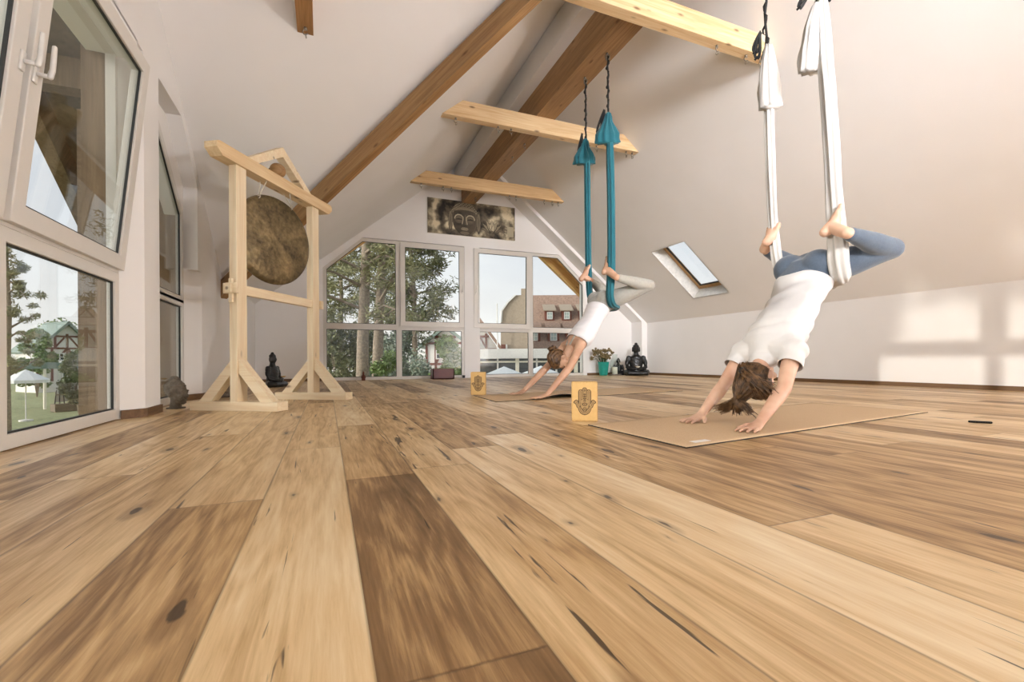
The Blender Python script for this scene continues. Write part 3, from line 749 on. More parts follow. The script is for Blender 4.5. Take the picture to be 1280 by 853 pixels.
# ------------------------------------------------------------------ mats
def yogamat(corners, label, lift=None):
    P = [V((*c, 0)) for c in corners]; nx, ny = 60, 18
    def at(u, v_, z):
        p = (P[0]*(1-u)+P[3]*u)*(1-v_)+(P[1]*(1-u)+P[2]*u)*v_
        z0 = lift(u, v_) if lift else 0
        return (p.x, p.y, z+z0)
    r = empty('yoga_mat', P[0]); r.location = (P[0]+P[2])/2; tag(r, label, 'yoga mat', 'cork yoga mats'); off = r.location
    for nm, za, zb, mt in (('rubber_underside', .0003, .0052, M['rubber']), ('cork_surface', .0052, .0058, M['mat'])):
        bm = bmesh.new(); G = [[[bm.verts.new(V(at(i/nx, j/ny, z))-off) for i in range(nx+1)] for j in range(ny+1)] for z in (za, zb)]
        for k in (0, 1):
            for j in range(ny):
                for i in range(nx): bm.faces.new((G[k][j][i], G[k][j][i+1], G[k][j+1][i+1], G[k][j+1][i]))
        B = [(j, i) for i in range(nx+1) for j in [0]]+[(j, nx) for j in range(1, ny+1)]+[(ny, i) for i in range(nx-1, -1, -1)]+[(j, 0) for j in range(ny-1, 0, -1)]
        for a in range(len(B)):
            (j, i), (j2, i2) = B[a], B[(a+1) % len(B)]; bm.faces.new((G[0][j][i], G[0][j2][i2], G[1][j2][i2], G[1][j][i]))
        mk(nm, bm, mt, r, True)
    return r, at
# corner order: far-left, near-left, near-right, far-right
m1, at1 = yogamat([(1.303, 2.133), (1.323, 1.426), (3.579, 1.721), (3.50, 2.43)], 'cork yoga mat in front, under the hands beside the white hammock')
bm = bmesh.new(); a = V(at1(.045, .94, .0060))-m1.location; d1 = V((.99, .12, 0)); d2 = V((-.03, 1, 0))
vv = [bm.verts.new(a+d1*x+d2*y+V((0, 0, z))) for z in (0, .0006) for x, y in ((0, 0), (.10, 0), (.10, .035), (0, .035))]
for q in ((0, 1, 2, 3), (4, 5, 6, 7), (0, 1, 5, 4), (1, 2, 6, 5), (2, 3, 7, 6), (3, 0, 4, 7)): bm.faces.new([vv[k] for k in q])
mk('label_patch', bm, M['ringm'], m1)['label'] = 'white printed label'
yogamat([(1.341, 4.333), (1.311, 3.603), (3.60, 3.93), (3.55, 4.66)], 'cork yoga mat farther back with one edge curling up',
        lambda u, v_: .034*math.exp(-((u-.30)/.09)**2)*max(0, (v_-.55)/.45)**1.5)

# hair-clip like comb on the floor
cb = empty('hair_comb', (3.255, 1.335, 0), -1.0); cb.scale = (.75,)*3; tag(cb, 'small black comb-like item lying on the right side of the floor', 'comb')
bm = bmesh.new(); tube(bm, [(-.055, 0, .008), (.055, 0, .008)], .008, 8); mk('spine', bm, M['black'], cb, True)
for k in range(9):
    bm = bmesh.new(); tube(bm, [(-.05+.0125*k, 0, .009), (-.05+.0125*k, -.02, .007)], [.005, .002], 6); mk('tooth', bm, M['black'], cb, True)

# ------------------------------------------------------------------ hammocks
def ribbon(bm, pts, widths, folds=7, amp=.35, hint=(0, 1, 0), n=40, seed=0):
    """bunched cloth: closed tube with pleated section; widths = (across hint, other)"""
    P = [V(p) for p in pts]
    # smooth the path
    Q = []; W_ = []
    for i in range(len(P)-1):
        for k in range(6):
            t = k/6; p_1, p0_, p1_, p2_ = P[max(i-1, 0)], P[i], P[i+1], P[min(i+2, len(P)-1)]
            Q.append(.5*((2*p0_)+(-p_1+p1_)*t+(2*p_1-5*p0_+4*p1_-p2_)*t*t+(-p_1+3*p0_-3*p1_+p2_)*t**3)); W_.append([widths[i][j]*(1-t)+widths[i+1][j]*t for j in (0, 1)])
    Q.append(P[-1]); W_.append(list(widths[-1])); rings = []; h = V(hint); prev = None
    for i, q in enumerate(Q):
        t = (Q[min(i+1, len(Q)-1)]-Q[max(i-1, 0)]).normalized(); a = h-t*h.dot(t)
        if a.length < .2 and prev: a = prev-t*prev.dot(t)
        if prev and a.dot(prev) < 0: a = -a
        a.normalize(); prev = a; b = t.cross(a); rg = []
        for k in range(n):
            th = 2*PI*k/n; m_ = 1+amp*math.sin(folds*th+seed+i*.06)*abs(math.sin(th+.3))+.12*noise.noise(V((k*.3, i*.25, seed)))
            rg.append(bm.verts.new(q+a*W_[i][0]*m_*math.cos(th)+b*W_[i][1]*m_*math.sin(th)))
        rings.append(rg)
    for i in range(len(rings)-1):
        for k in range(n): bm.faces.new((rings[i][k], rings[i][(k+1) % n], rings[i+1][(k+1) % n], rings[i+1][k]))
    bm.faces.new(rings[0][::-1]); bm.faces.new(rings[-1])
def flatstrap(bm, pts, w_=.022, t=.003):
    for i in range(len(pts)-1):
        a, b = V(pts[i]), V(pts[i+1]); d = (b-a); 
        if d.length < 1e-4: continue
        up = V((1, .15, .1)).cross(d); bar(bm, a-d.normalized()*.002, b+d.normalized()*.002, w_, t, up=up.normalized() if up.length > .01 else (1, 0, 0))
def daisy(parent, ax, ay, ztop, zbot, loops, seed):
    rd = random.Random(seed); bm = bmesh.new(); n = 15; pts = []
    for i in range(n+1):
        z = ztop+(zbot-ztop)*i/n; pts.append((ax+.004*math.sin(i*2.1), ay+.004*math.sin(i*1.7+seed), z))
    flatstrap(bm, pts, .019, .006)
    for i in range(1, n):   # sewn pockets bulging off the strap
        p = pts[i]; q = pts[i+1]; s = (-1)**i
        flatstrap(bm, [p, (p[0]-.004, p[1]+.016*s, (p[2]*2+q[2])/3), (p[0]-.004, p[1]+.014*s, (p[2]+2*q[2])/3), q], .017, .003)
    for (dy, l, wd) in loops:
        z0 = zbot+.16; L = [(ax-.045, ay, z0)]
        for k in range(1, 12):
            t = k/12; q_ = dy*math.sin(PI*t)+wd*math.sin(2*PI*t); L.append((ax-.055-q_*.85, ay+q_*.4, z0-l*math.sin(PI*t*.98)**.8 if t < .5 else z0-l*(math.sin(PI*t))**.8))
        L.append((ax-.045, ay+.006, z0-.01)); flatstrap(bm, L, .024, .004)
    mk('daisy_chain', bm, M['black'], parent)
    for c_, r_0 in (((ax, ay, ztop-.012), .022), ((ax, ay, zbot+.02), .028)):
        bm = bmesh.new(); torus(bm, c_, r_0, .0055, (1, .3, 0)); mk('carabiner', bm, M['steel'], parent, True)
def hammock(name, label, cat, mat, strapsL, strapsR, path, widths, tails, bel):
    r = empty(name, (2.6, (path[0][1]+path[-1][1])/2, path[len(path)//2][2])); tag(r, label, cat); o0 = r.location
    def sub(p): return V(p)-o0
    bm = bmesh.new(); ribbon(bm, [sub(p) for p in path], widths, 7, .3, seed=bel); mk('sling_fabric', bm, mat, r, True)
    for (x, y, z, dz, w0, w1, sd, lean) in tails:
        bm = bmesh.new(); P = [(x, y, z), (x-.008, y+lean*.3, z-dz*.3), (x-.012, y+lean*.7, z-dz*.7), (x-.012, y+lean, z-dz)]
        ribbon(bm, [sub(p) for p in P], [(w0*.45, .02), (w0, .03), (w1, .045), (w1*1.05, .04)], 9, .3, (.93, -.37, 0), seed=sd); mk('tail', bm, mat, r, True)
    for (x, y, z0, z1, loops, sd) in (strapsL, strapsR):
        rr = empty('tmp'); bpy.data.objects.remove(rr); daisy_parent = r
        daisy_at = (x-o0.x, y-o0.y)
        daisy(r, daisy_at[0], daisy_at[1], z0-o0.z, z1-o0.z, loops, sd)
    return r
# white hammock
hammock('aerial_hammock', 'white aerial hammock sling on black straps carrying the front person', 'aerial hammock', M['silk_white'],
  (2.6, 2.085, 3.36, 2.26, ((.02, .17, .016), (.03, .13, .02)), 1), (2.6, 1.735, 3.36, 2.36, ((.09, .20, .012), (-.08, .17, .012)), 2),
  [(2.6, 2.07, 2.34), (2.6, 2.065, 2.1), (2.6, 2.062, 1.7), (2.6, 2.045, 1.25), (2.595, 2.015, .98), (2.625, 2.00, .87), (2.69, 1.95, .80), (2.715, 1.84, .785), (2.69, 1.72, .785), (2.61, 1.648, .80), (2.575, 1.638, .89), (2.59, 1.65, 1.02), (2.6, 1.672, 1.3), (2.6, 1.695, 1.75), (2.6, 1.715, 2.05), (2.6, 1.725, 2.38)],
  [(.018, .02), (.030, .025), (.030, .022), (.026, .022), (.030, .028), (.034, .028), (.045, .016), (.06, .010), (.045, .016), (.045, .028), (.048, .028), (.046, .028), (.036, .026), (.036, .026), (.036, .026), (.022, .022)],
  ((2.585, 2.055, 2.32, .40, .042, .058, 3, -.02), (2.585, 1.745, 2.36, .37, .045, .062, 5, .03)), 1.0)
# teal hammock
hammock('aerial_hammock', 'teal aerial hammock sling on black straps carrying the rear person', 'aerial hammock', M['silk_teal'],
  (2.6, 4.262, 3.36, 2.62, ((.035, .30, .02), (.0, .24, .022)), 3), (2.6, 3.84, 3.36, 2.66, ((-.05, .26, .02), (.06, .24, .02), (.0, .3, .03)), 4),
  [(2.6, 4.25, 2.70), (2.6, 4.24, 2.5), (2.6, 4.235, 1.9), (2.6, 4.225, 1.35), (2.6, 4.20, 1.05), (2.64, 4.17, .95), (2.70, 4.10, .88), (2.72, 4.0, .87), (2.69, 3.88, .875), (2.61, 3.81, .90), (2.575, 3.79, 1.0), (2.59, 3.79, 1.25), (2.6, 3.80, 1.7), (2.6, 3.81, 2.3), (2.6, 3.825, 2.76)],
  [(.024, .02), (.04, .025), (.040, .025), (.038, .025), (.036, .028), (.036, .028), (.05, .016), (.06, .010), (.05, .016), (.042, .026), (.042, .026), (.046, .028), (.042, .026), (.042, .026), (.024, .022)],
  ((2.585, 4.25, 2.72, .27, .040, .105, 7, .0), (2.585, 3.815, 2.78, .30, .045, .105, 9, .0)), 2.0)

# ------------------------------------------------------------------ people
def hand(bm, wrist, d, up, thumb, L=.175, spread=.34, curl=.6):
    """open hand planted on a surface: palm plus five jointed fingers"""
    w0 = V(wrist); d = V(d).normalized(); up = V(up).normalized(); s = V(thumb); s = (s-d*s.dot(d)-up*s.dot(up)).normalized()
    k = L/.175
    pw = .034*k
    chain(bm, [(w0, (.026*k, .018*k)), (w0+d*.03*k-up*.013*k, (.031*k, .017*k)), (w0+d*.062*k-up*.023*k, (.038*k, .014*k)), (w0+d*.085*k-up*.028*k, (.039*k, .011*k))], 16, s)
    base = w0+d*.082*k-up*.029*k
    for i, (o, ln, an) in enumerate(((.030, .070, .5), (.011, .079, .13), (-.010, .073, -.2), (-.029, .057, -.62))):
        o *= k; ln *= k; a = spread*an; dd = (d*math.cos(a)+s*math.sin(a)).normalized(); b = base+s*o
        z = [.0, .005*k*curl, -.001*k, -.005*k]; q = [0, .42, .74, 1.0]
        chain(bm, [(b-dd*.012*k, .0092*k)]+[(b+dd*ln*q[j]+up*z[j], r*k) for j, r in enumerate((.0092, .0088, .0082, .0068))], 10, s)
    tb_ = w0+d*.022*k+s*.022*k-up*.018*k; td = (d*.62+s*.78).normalized(); t2 = (d*.86+s*.5).normalized()
    chain(bm, [(tb_-td*.01, .0125*k), (tb_+td*.030*k, .0115*k), (tb_+td*.030*k+t2*.026*k-up*.009, .0095*k), (tb_+td*.030*k+t2*.048*k-up*.014*k, .0078*k)], 10, up)
def foot(bm, ankle, heel, toe, sole, w_=.043):
    """foot from ankle down over the heel and out to five toes; sole = direction the sole faces"""
    A, H_, T = V(ankle), V(heel), V(toe); d = (T-H_); L = d.length; d.normalize(); n = V(sole); n = (n-d*n.dot(d)).normalized(); s = d.cross(n).normalized()
    chain(bm, [(H_-n*.010+d*.012, (.027, .027)), (H_+d*L*.25-n*.018, (.031, .033)), (H_+d*L*.45-n*.022, (.035, .032)), (H_+d*L*.65-n*.012, (w_*.95, .024)), (H_+d*L*.78-n*.004, (w_, .018))], 16, s)
    chain(bm, [(A, .030), (A*.5+(H_+d*.05-n*.02)*.5, .032), (H_+d*.05-n*.018, .030)], 14, s)
    chain(bm, [(A, .030), (H_+d*L*.35-n*.034, .030), (H_+d*L*.62-n*.018, .026)], 14, s)
    for i, (o, r, e) in enumerate(((.030, 0.0140, 1.0), (.011, 0.0106, .99), (-.004, 0.0101, .96), (-.018, 0.0095, .92), (-.031, 0.0090, .87))):
        p = H_+d*L*.78+s*o; q = H_+d*L*e*1.02+s*o*1.08
        chain(bm, [(p, r), ((p+q)/2-n*.003, r), (q+n*.004, r*.95)], 10, s)
def head(bm, neck, crown, face, size=1.0):
    """skull with jaw, brow, nose, lips, chin and ears; crown = unit axis neck->crown, face = facing direction; neck = base of skull centre"""
    u = V(crown).normalized(); f = V(face); f = (f-u*f.dot(u)).normalized(); s = u.cross(f).normalized(); c = V(neck); k = size
    def P(a, b, z): return c+s*a*k+f*b*k+u*z*k
    R = Matrix((s, f, u)).transposed()
    ell(bm, P(0, -.012, .075), (.074*k, .092*k, .088*k), R, 28)                       # cranium
    chain(bm, [(P(0, .02, .06), (.062*k, .066*k)), (P(0, .038, .02), (.054*k, .052*k)), (P(0, .052, -.018), (.040*k, .038*k)), (P(0, .062, -.042), (.024*k, .024*k))], 20, s)  # face + jaw
    chain(bm, [(P(0, .083, .055), (.012*k, .010*k)), (P(0, .100, .028), (.011*k, .011*k)), (P(0, .110, .010), (.012*k, .010*k))], 12, s)  # nose
    for q in (-1, 1):
        ell(bm, P(q*.016, .096, .008), (.008*k, .009*k, .007*k), R, 12)
        ell(bm, P(q*.030, .079, .062), (.024*k, .011*k, .009*k), R, 14)               # brow ridge
        ell(bm, P(q*.040, .064, .016), (.020*k, .020*k, .018*k), R, 14)               # cheek
        ell(bm, P(q*.030, .078, .044), (.014*k, .010*k, .010*k), R, 14)               # closed eyelid
        chain(bm, [(P(q*.073, -.004, .058), (.010*k, .018*k)), (P(q*.078, -.008, .040), (.008*k, .017*k)), (P(q*.073, -.002, .020), (.006*k, .010*k))], 12, s)  # ear
    ell(bm, P(0, .094, -.014), (.021*k, .008*k, .0055*k), R, 14); ell(bm, P(0, .091, -.024), (.018*k, .008*k, .0055*k), R, 14)
    ell(bm, P(0, .080, -.044), (.018*k, .014*k, .013*k), R, 14)
    return P, R
def torso(bm, D, off=0, parts=('pelvis', 'trunk', 'shoulder', 'neck')):
    lat = D['lat']; o = off
    def S(p, a, b): return (V(p), (a+o, b+o))

    if 'pelvis' in parts:
        chain(bm, [S(D['crotch'], .095, .075), S(D['hip'], .155, .105), S(D['pelvtop'], .150, .100)]+([S(D['waist'], .122, .085)] if 'wide' in parts or 'trunk' in parts else []), 28, lat)
        for q in ('R', 'L'):
            h = V(D['hip'+q]); ell(bm, h+V(D['butt'])*.045, (.085+o, .085+o, .085+o))
    if 'trunk' in parts:
        chain(bm, [S(D['pelvtop'], .145, .095), S(D['waist'], .120, .082), S(D['rib'], .135, .095), S(D['chest'], .148, .102), S(D['upchest'], .135, .085), S(D['neckb'], .062, .052)], 28, lat)
    if 'shoulder' in parts:
        for q in ('R', 'L'):
            sh = V(D['sh'+q]); c = V(D['chest']); u = V(D['upchest'])
            chain(bm, [(u*.6+sh*.4, .062+o), (sh, .052+o)], 16, lat); chain(bm, [(c*.62+sh*.38, .060+o), (sh*.8+c*.2, .055+o)], 16, lat)
    if 'neck' in parts: chain(bm, [(V(D['neckb'])*.75+V(D['upchest'])*.25, (.058, .048)), (V(D['neckb']), .047), (V(D['skull']), .044)], 18, lat)
def leg(bm, h, k, a, off=0, t0=0, t1=1, kn=None):
    h, k, a = V(h), V(k), V(a); o = off
    pts = [(h, .090), (h.lerp(k, .3), .082), (h.lerp(k, .65), .067), (h.lerp(k, .92), .055)]
    if o: pts = [(p, r+o) for p, r in pts]
    bend = kn if kn else (k-(h+a)/2).normalized()
    chain(bm, pts+[(k+bend*.006, .052+o)], 20, (0, 0, 1))
    chain(bm, [(k+bend*.006, .052+o), (k.lerp(a, .14), .051+o), (k.lerp(a, .34)-bend*.012, .052+o), (k.lerp(a, .62)-bend*.004, .041+o), (k.lerp(a, .86), .031+o)]+([(a, .029)] if not o else [(k.lerp(a, .90), .031+o)]), 18, (0, 0, 1))
def arm(bm, s, e, w_, off=0, upto=1):
    s, e, w_ = V(s), V(e), V(w_)
    if upto < 1: chain(bm, [(s, .049+off), (s.lerp(e, upto*.5), .047+off), (s.lerp(e, upto), .045+off)], 18, (0, 0, 1)); return
    chain(bm, [(s, .046), (s.lerp(e, .35), .042), (s.lerp(e, .8), .036), (e, .035), (e.lerp(w_, .25), .037), (e.lerp(w_, .6), .030), (w_, .023)], 18, (0, 0, 1))
def person(D):
    bm = bmesh.new(); torso(bm, D)
    P, R = head(bm, D['skull'], D['crown'], D['face'])
    for q in ('R', 'L'):
        leg(bm, D['hip'+q], D['knee'+q], D['ank'+q], kn=D.get('bend'+q)); arm(bm, D['sh'+q], D['el'+q], D['wr'+q])
        hand(bm, D['wr'+q], D['hd'+q], (0, 0, 1), D['th'+q]); foot(bm, D['ank'+q], D['heel'+q], D['toe'+q], D['sole'+q])
    body = remesh('person', bm, D['skin'], .0042, None, 4)
    tag(body, D['label'], 'person')
    return body, P, R
def noisef(amp, sc, ridge=None):
    def f(co, n):
        q = V((co.x*sc[0], co.y*sc[1], co.z*sc[2])); return amp*noise.fractal(q, 1, 2, 3)
    return f
def foldf(amp, axis, freq, sc):
    axis = V(axis).normalized()
    def f(co, n):
        w_ = noise.noise(co*4)*3; return amp*(math.sin(co.dot(axis)*freq+w_*2.2)*.5*(noise.noise(co*6+V((3, 1, 2)))+.7)+noise.noise(co*sc)*.6)
    return f

# ---- front person (white hammock). x towards -x is down the back, y is across the hips
A = dict(lat=(0, 1, 0), pel=None, butt=V((-.75, 0, .5)), crotch=(2.65, 1.84, .90), hip=(2.615, 1.838, .855), pelvtop=(2.565, 1.832, .78), waist=(2.50, 1.828, .68), rib=(2.42, 1.825, .575),
  chest=(2.335, 1.822, .475), upchest=(2.275, 1.82, .415), neckb=(2.225, 1.81, .355), skull=(2.175, 1.795, .300),
  hipR=(2.63, 1.755, .860), hipL=(2.63, 1.925, .865), shR=(2.26, 1.665, .395), shL=(2.26, 1.975, .385), elR=(2.125, 1.615, .205), elL=(2.11, 1.985, .195),
  wrR=(1.965, 1.617, .048), wrL=(1.945, 1.975, .048), hdR=(-.97, -.22, 0), hdL=(-.98, -.20, 0), thR=(0, 1, 0), thL=(0, -1, 0),
  kneeR=(2.87, 1.545, .955), ankR=(2.50, 1.545, 1.005), kneeL=(2.98, 2.12, .945), ankL=(2.60, 2.105, 1.055),
  heelR=(2.50, 1.672, 1.035), toeR=(2.585, 1.635, 1.165), soleR=(-.75, .55, -.2), heelL=(2.53, 2.045, 1.075), toeL=(2.60, 2.035, 1.185), soleL=(-1, 0, -.1),
  crown=(-.42, -.06, -.90), face=(.88, .05, -.45), skin=M['skin'], label='person with brown ponytail in white shirt and blue leggings bending over the front mat')
A['skull'] = (2.17, 1.79, .305)
body1, P1, R1 = person(A)
def shirt(D, off, mat, sleeve, name, disp, cut):
    bm = bmesh.new(); torso(bm, D, off, ('trunk', 'shoulder'))
    if sleeve:
        for q in ('R', 'L'): arm(bm, D['sh'+q], D['el'+q], D['wr'+q], off-.002, sleeve)
    me = remesh(name, bm, mat, .006, None, 3, disp)
    return me
def cutmesh(o, planes):
    """open the garment at hems and neckline, then give the cloth a little thickness"""
    bm = bmesh.new(); bm.from_mesh(o.data)
    for co, no in planes:
        bmesh.ops.bisect_plane(bm, geom=bm.verts[:]+bm.edges[:]+bm.faces[:], plane_co=co, plane_no=no, clear_outer=True)
    bm.to_mesh(o.data); bm.free()
    m = o.modifiers.new('cloth', 'SOLIDIFY'); m.thickness = .003; m.offset = 1
def leggings(D, off, mat, name, amp=.0015):
    bm = bmesh.new(); chain(bm, [(V(D['crotch']), (.095+off, .075+off)), (V(D['hip']), (.155+off, .105+off)), (V(D['pelvtop']), (.148+off, .098+off)), (V(D['pelvtop']).lerp(V(D['waist']), .25), (.134+off, .090+off))], 28, D['lat'])
    for q in ('R', 'L'):
        h = V(D['hip'+q]); ell(bm, h+V(D['butt'])*.045, (.085+off,)*3, None, 24); leg(bm, D['hip'+q], D['knee'+q], D['ank'+q], off, kn=D.get('bend'+q))
    return remesh(name, bm, mat, .006, None, 3, noisef(amp, (9, 9, 9)))
s = shirt(A, .015, M['shirt'], .42, 'shirt', foldf(.011, (.45, .35, .8), 70, 14), None); s.parent = body1
ax1 = (V(A['upchest'])-V(A['hip'])).normalized()
cutmesh(s, [(V(A['pelvtop'])+ax1*-.012, -ax1)]+[(V(A['sh'+q]).lerp(V(A['el'+q]), .40), (V(A['el'+q])-V(A['sh'+q])).normalized()) for q in 'RL'])
o = leggings(A, .006, M['denim'], 'leggings'); o.parent = body1
# hair, front person: cap, ponytail, falling strands
def hair_strands(bm, rd, n, root, mid, end, rr=.0022, spread=.02, g=6):
    for i in range(n):
        a = V(root(i, n)); b = V(mid(i, n)); c = V(end(i, n)); pts = []
        for k in range(g+1):
            t = k/g; p = a*(1-t)**2+b*2*t*(1-t)+c*t*t; pts.append((p, rr*(1-.55*t)))
        chain(bm, pts, 4, (.3, 1, .2), False)
rd = random.Random(3); bm = bmesh.new()
ell(bm, P1(0, -.022, .082), (.082, .096, .094), R1, 28); ell(bm, P1(0, .03, .115), (.070, .065, .052), R1, 20)
hr = remesh('hair', bm, M['hair'], .005, None, 2, lambda co, n: .004*math.sin(co.y*210+noise.noise(co*20)*3)); hr.parent = body1
bm = bmesh.new(); tie = P1(0.0, -.118, .070)
def rt(i, n): a = -1.45+2.9*(i+.5)/n; b = rd.uniform(-.065, .03); return P1(.083*math.sin(a), -.022-.097*math.cos(a)*rd.uniform(.93, 1.02), .082+b)
def md(i, n): a = -1.45+2.9*(i+.5)/n; return P1(.098*math.sin(a)+rd.uniform(-.004, .004), -.03-.085*math.cos(a), .185+rd.uniform(-.008, .012))
def en(i, n):
    t = (i+.5)/n; y = 1.715+.23*t+rd.gauss(0, .01); l = .045+.035*abs(math.sin(t*7))+rd.uniform(0, .035); return V((2.03+rd.uniform(-.03, .03), y, l))
hair_strands(bm, rd, 620, rt, md, en, .0028)
mk('loose_hair', bm, M['hair'], hr, True)
bm = bmesh.new()
def rt2(i, n): return tie+V((rd.uniform(-.008, .008), rd.uniform(-.01, .01), rd.uniform(-.008, .008)))
def md2(i, n): return tie+V((-.05+rd.uniform(-.02, .02), -.085+rd.gauss(0, .02), -.02+rd.gauss(0, .02)))
def en2(i, n): return V((2.07+rd.uniform(-.03, .03), 1.665+rd.gauss(0, .03), .185+rd.uniform(-.045, .05)))
hair_strands(bm, rd, 240, rt2, md2, en2, .0030)
mk('ponytail', bm, M['hair2'], hr, True)
bm = bmesh.new(); torus(bm, tie, .015, .006, P1(0, -1, 0)-P1(0, 0, 0), n=14)
for k in range(7): a = 2*PI*k/7; ell(bm, tie+(R1@V((math.cos(a)*.016, -.006, math.sin(a)*.016))), (.005,)*3, None, 8)
mk('hair_tie', bm, M['gasket'], hr, True)['label'] = 'dark beaded hair tie'

# ---- rear person (teal hammock)
B = dict(lat=(0, 1, 0), butt=V((-.75, 0, .5)), crotch=(2.66, 4.01, .985), hip=(2.62, 4.01, .935), pelvtop=(2.565, 4.0, .865), waist=(2.50, 3.99, .765), rib=(2.425, 3.98, .665),
  chest=(2.345, 3.97, .57), upchest=(2.285, 3.965, .515), neckb=(2.235, 3.96, .465), skull=(2.185, 3.955, .415),
  hipR=(2.64, 3.925, .94), hipL=(2.64, 4.095, .945), shR=(2.255, 3.81, .495), shL=(2.255, 4.12, .49), elR=(2.06, 3.675, .285), elL=(2.05, 4.135, .275),
  wrR=(1.80, 3.615, .052), wrL=(1.815, 4.16, .052), hdR=(-1, .02, 0), hdL=(-1, -.05, 0), thR=(0, 1, 0), thL=(0, -1, 0),
  kneeR=(2.93, 3.655, 1.075), ankR=(2.565, 3.67, 1.135), kneeL=(2.96, 4.37, 1.06), ankL=(2.60, 4.20, 1.20),
  heelR=(2.50, 3.80, 1.195), toeR=(2.62, 3.905, 1.35), soleR=(-.8, .45, -.1), heelL=(2.49, 4.22, 1.20), toeL=(2.585, 4.21, 1.345), soleL=(-1, .0, -.2),
  crown=(-.93, 0, -.36), face=(-.10, -.22, -.95), skin=M['skin2'], label='person with hair bun in white ribbed tank top and grey leggings over the rear mat')
B['skull'] = (2.155, 3.95, .375)
body2, P2, R2 = person(B)
s = shirt(B, .009, M['tank'], 0, 'tank_top', foldf(.003, (.6, .1, .8), 110, 14), None); s.parent = body2
ax2 = (V(B['upchest'])-V(B['hip'])).normalized()
cutmesh(s, [(V(B['upchest'])+V((.01, 0, .0)), (-.75, 0, -.55)), (V(B['pelvtop'])+ax2*-.005, -ax2)])
bm = bmesh.new()
for q in (3.905, 4.015):
    chain(bm, [((2.30, q, .655), (.018, .006)), ((2.245, q+(.01 if q < 3.95 else -.01), .585), (.016, .006)), ((2.20, q+(.02 if q < 3.95 else -.02), .50), (.016, .006))], 10, (0, 1, 0))
o = mk('shoulder_straps', bm, M['greyleg'], s, True); o['label'] = 'grey patterned strap'
o = leggings(B, .006, M['greyleg'], 'leggings', .0025); o.parent = body2
bm = bmesh.new(); ell(bm, P2(0, -.030, .085), (.080, .090, .090), R2, 28); ell(bm, P2(0, .0, .118), (.070, .075, .054), R2, 20)
hr2 = remesh('hair', bm, M['hair2'], .005, None, 2, lambda co, n: .003*math.sin(co.y*230+noise.noise(co*20)*3)); hr2.parent = body2
bm = bmesh.new(); c = P2(0, -.125, .085)
for k in range(26):
    a = rd.uniform(0, 6.28); ax_ = V((rd.gauss(0, 1), rd.gauss(0, 1), rd.gauss(0, 1)+1.5)); torus(bm, c+V((rd.gauss(0, .006), rd.gauss(0, .006), rd.gauss(0, .006))), rd.uniform(.016, .034), .006, ax_, n=14)
mk('bun', bm, M['hair2'], hr2, True)
for s_ in (-1, 1):
    bm = bmesh.new(); chain(bm, [(P2(s_*.015, .092, .066), .003), (P2(s_*.032, .093, .070), .004), (P2(s_*.048, .080, .066), .003)], 8, (0, 0, 1)); mk('eyebrow', bm, M['brow'], body2, True)
bm = bmesh.new(); ell(bm, P2(0, .098, -.018), (.019, .006, .007), R2, 14); mk('lips', bm, M['lip'], body2, True)

# ------------------------------------------------------------------ statues and small things
def buddha(name, loc, rz, h, mat, label, group=None, voxel=None):
    k = h/.46; r = empty(name, loc, rz); tag(r, label, 'statue', group); bm = bmesh.new()
    q = lambda *p: V(p)*k
    chain(bm, [(q(0, 0, .035), (.10*k, .075*k)), (q(0, .0, .12), (.085*k, .065*k)), (q(0, 0, .20), (.10*k, .065*k)), (q(0, 0, .255), (.095*k, .055*k)), (q(0, 0, .285), (.04*k, .035*k)), (q(0, 0, .31), (.032*k, .032*k))], 24, (1, 0, 0))
    for s in (-1, 1):
        chain(bm, [(q(.06*s, -.0, .045), .05*k), (q(.145*s, -.055, .04), .042*k), (q(.12*s, -.105, .036), .034*k), (q(-.02*s, -.125, .034), .026*k)], 16, (0, 0, 1))
        chain(bm, [(q(.10*s, 0, .245), .034*k), (q(.128*s, -.01, .17), .03*k), (q(.125*s, -.03, .115), .027*k), (q(.075*s, -.09, .095), .022*k), (q(.02*s, -.11, .09), .018*k)], 14, (0, 0, 1))
        chain(bm, [(q(.046*s, .0, .385), .009*k), (q(.05*s, -.002, .335), .008*k)], 10, (0, 1, 0))
        ell(bm, q(.018*s, -.043, .375), (.010*k, .005*k, .004*k), None, 10)
    ell(bm, q(0, -.004, .36), (.045*k, .047*k, .056*k)); ell(bm, q(0, 0, .405), (.04*k, .04*k, .028*k)); ell(bm, q(0, .0, .435), (.02*k, .02*k, .022*k))
    chain(bm, [(q(0, -.048, .372), .005*k), (q(0, -.056, .356), .007*k)], 8, (1, 0, 0)); ell(bm, q(0, -.045, .338), (.014*k, .006*k, .004*k), None, 10)
    def dsp(co, n):
        z = co.z/k; return (.0018*k*(1 if math.sin(co.x*420/k)*math.sin(co.z*420/k)*1 > 0 else -1) if z > .392 else .0012*k*math.sin(co.z*150/k+co.x*60/k) if .1 < z < .28 else 0)
    remesh('figure', bm, mat, voxel or .0065*k**.5, r, 3, dsp)
    bm = bmesh.new(); lathe(bm, [(.13*k, 0), (.135*k, .004*k), (.13*k, .010*k)], n=28); mk('base', bm, mat, r)
    return r
b1 = buddha('seated_statue', (6.06, 7.98, 0), -.45, .70, M['blackst'], 'large black seated meditating statue in the far right corner')
bm = bmesh.new(); lathe(bm, [(.02, .0), (.045, .018), (.05, .03), (.044, .03), (.02, .012)], n=20); o = mk('candle_bowl', bm, M['wax'], None, True); o.location = b1.matrix_basis @ V((0, -.165, .165)); tag(o, 'small pale candle bowl held in the lap of the large black statue', 'bowl')
buddha('seated_statue', (5.86, 8.33, 0), -.4, .38, M['blackst'], 'small black seated statue between the glass lantern and the large statue')
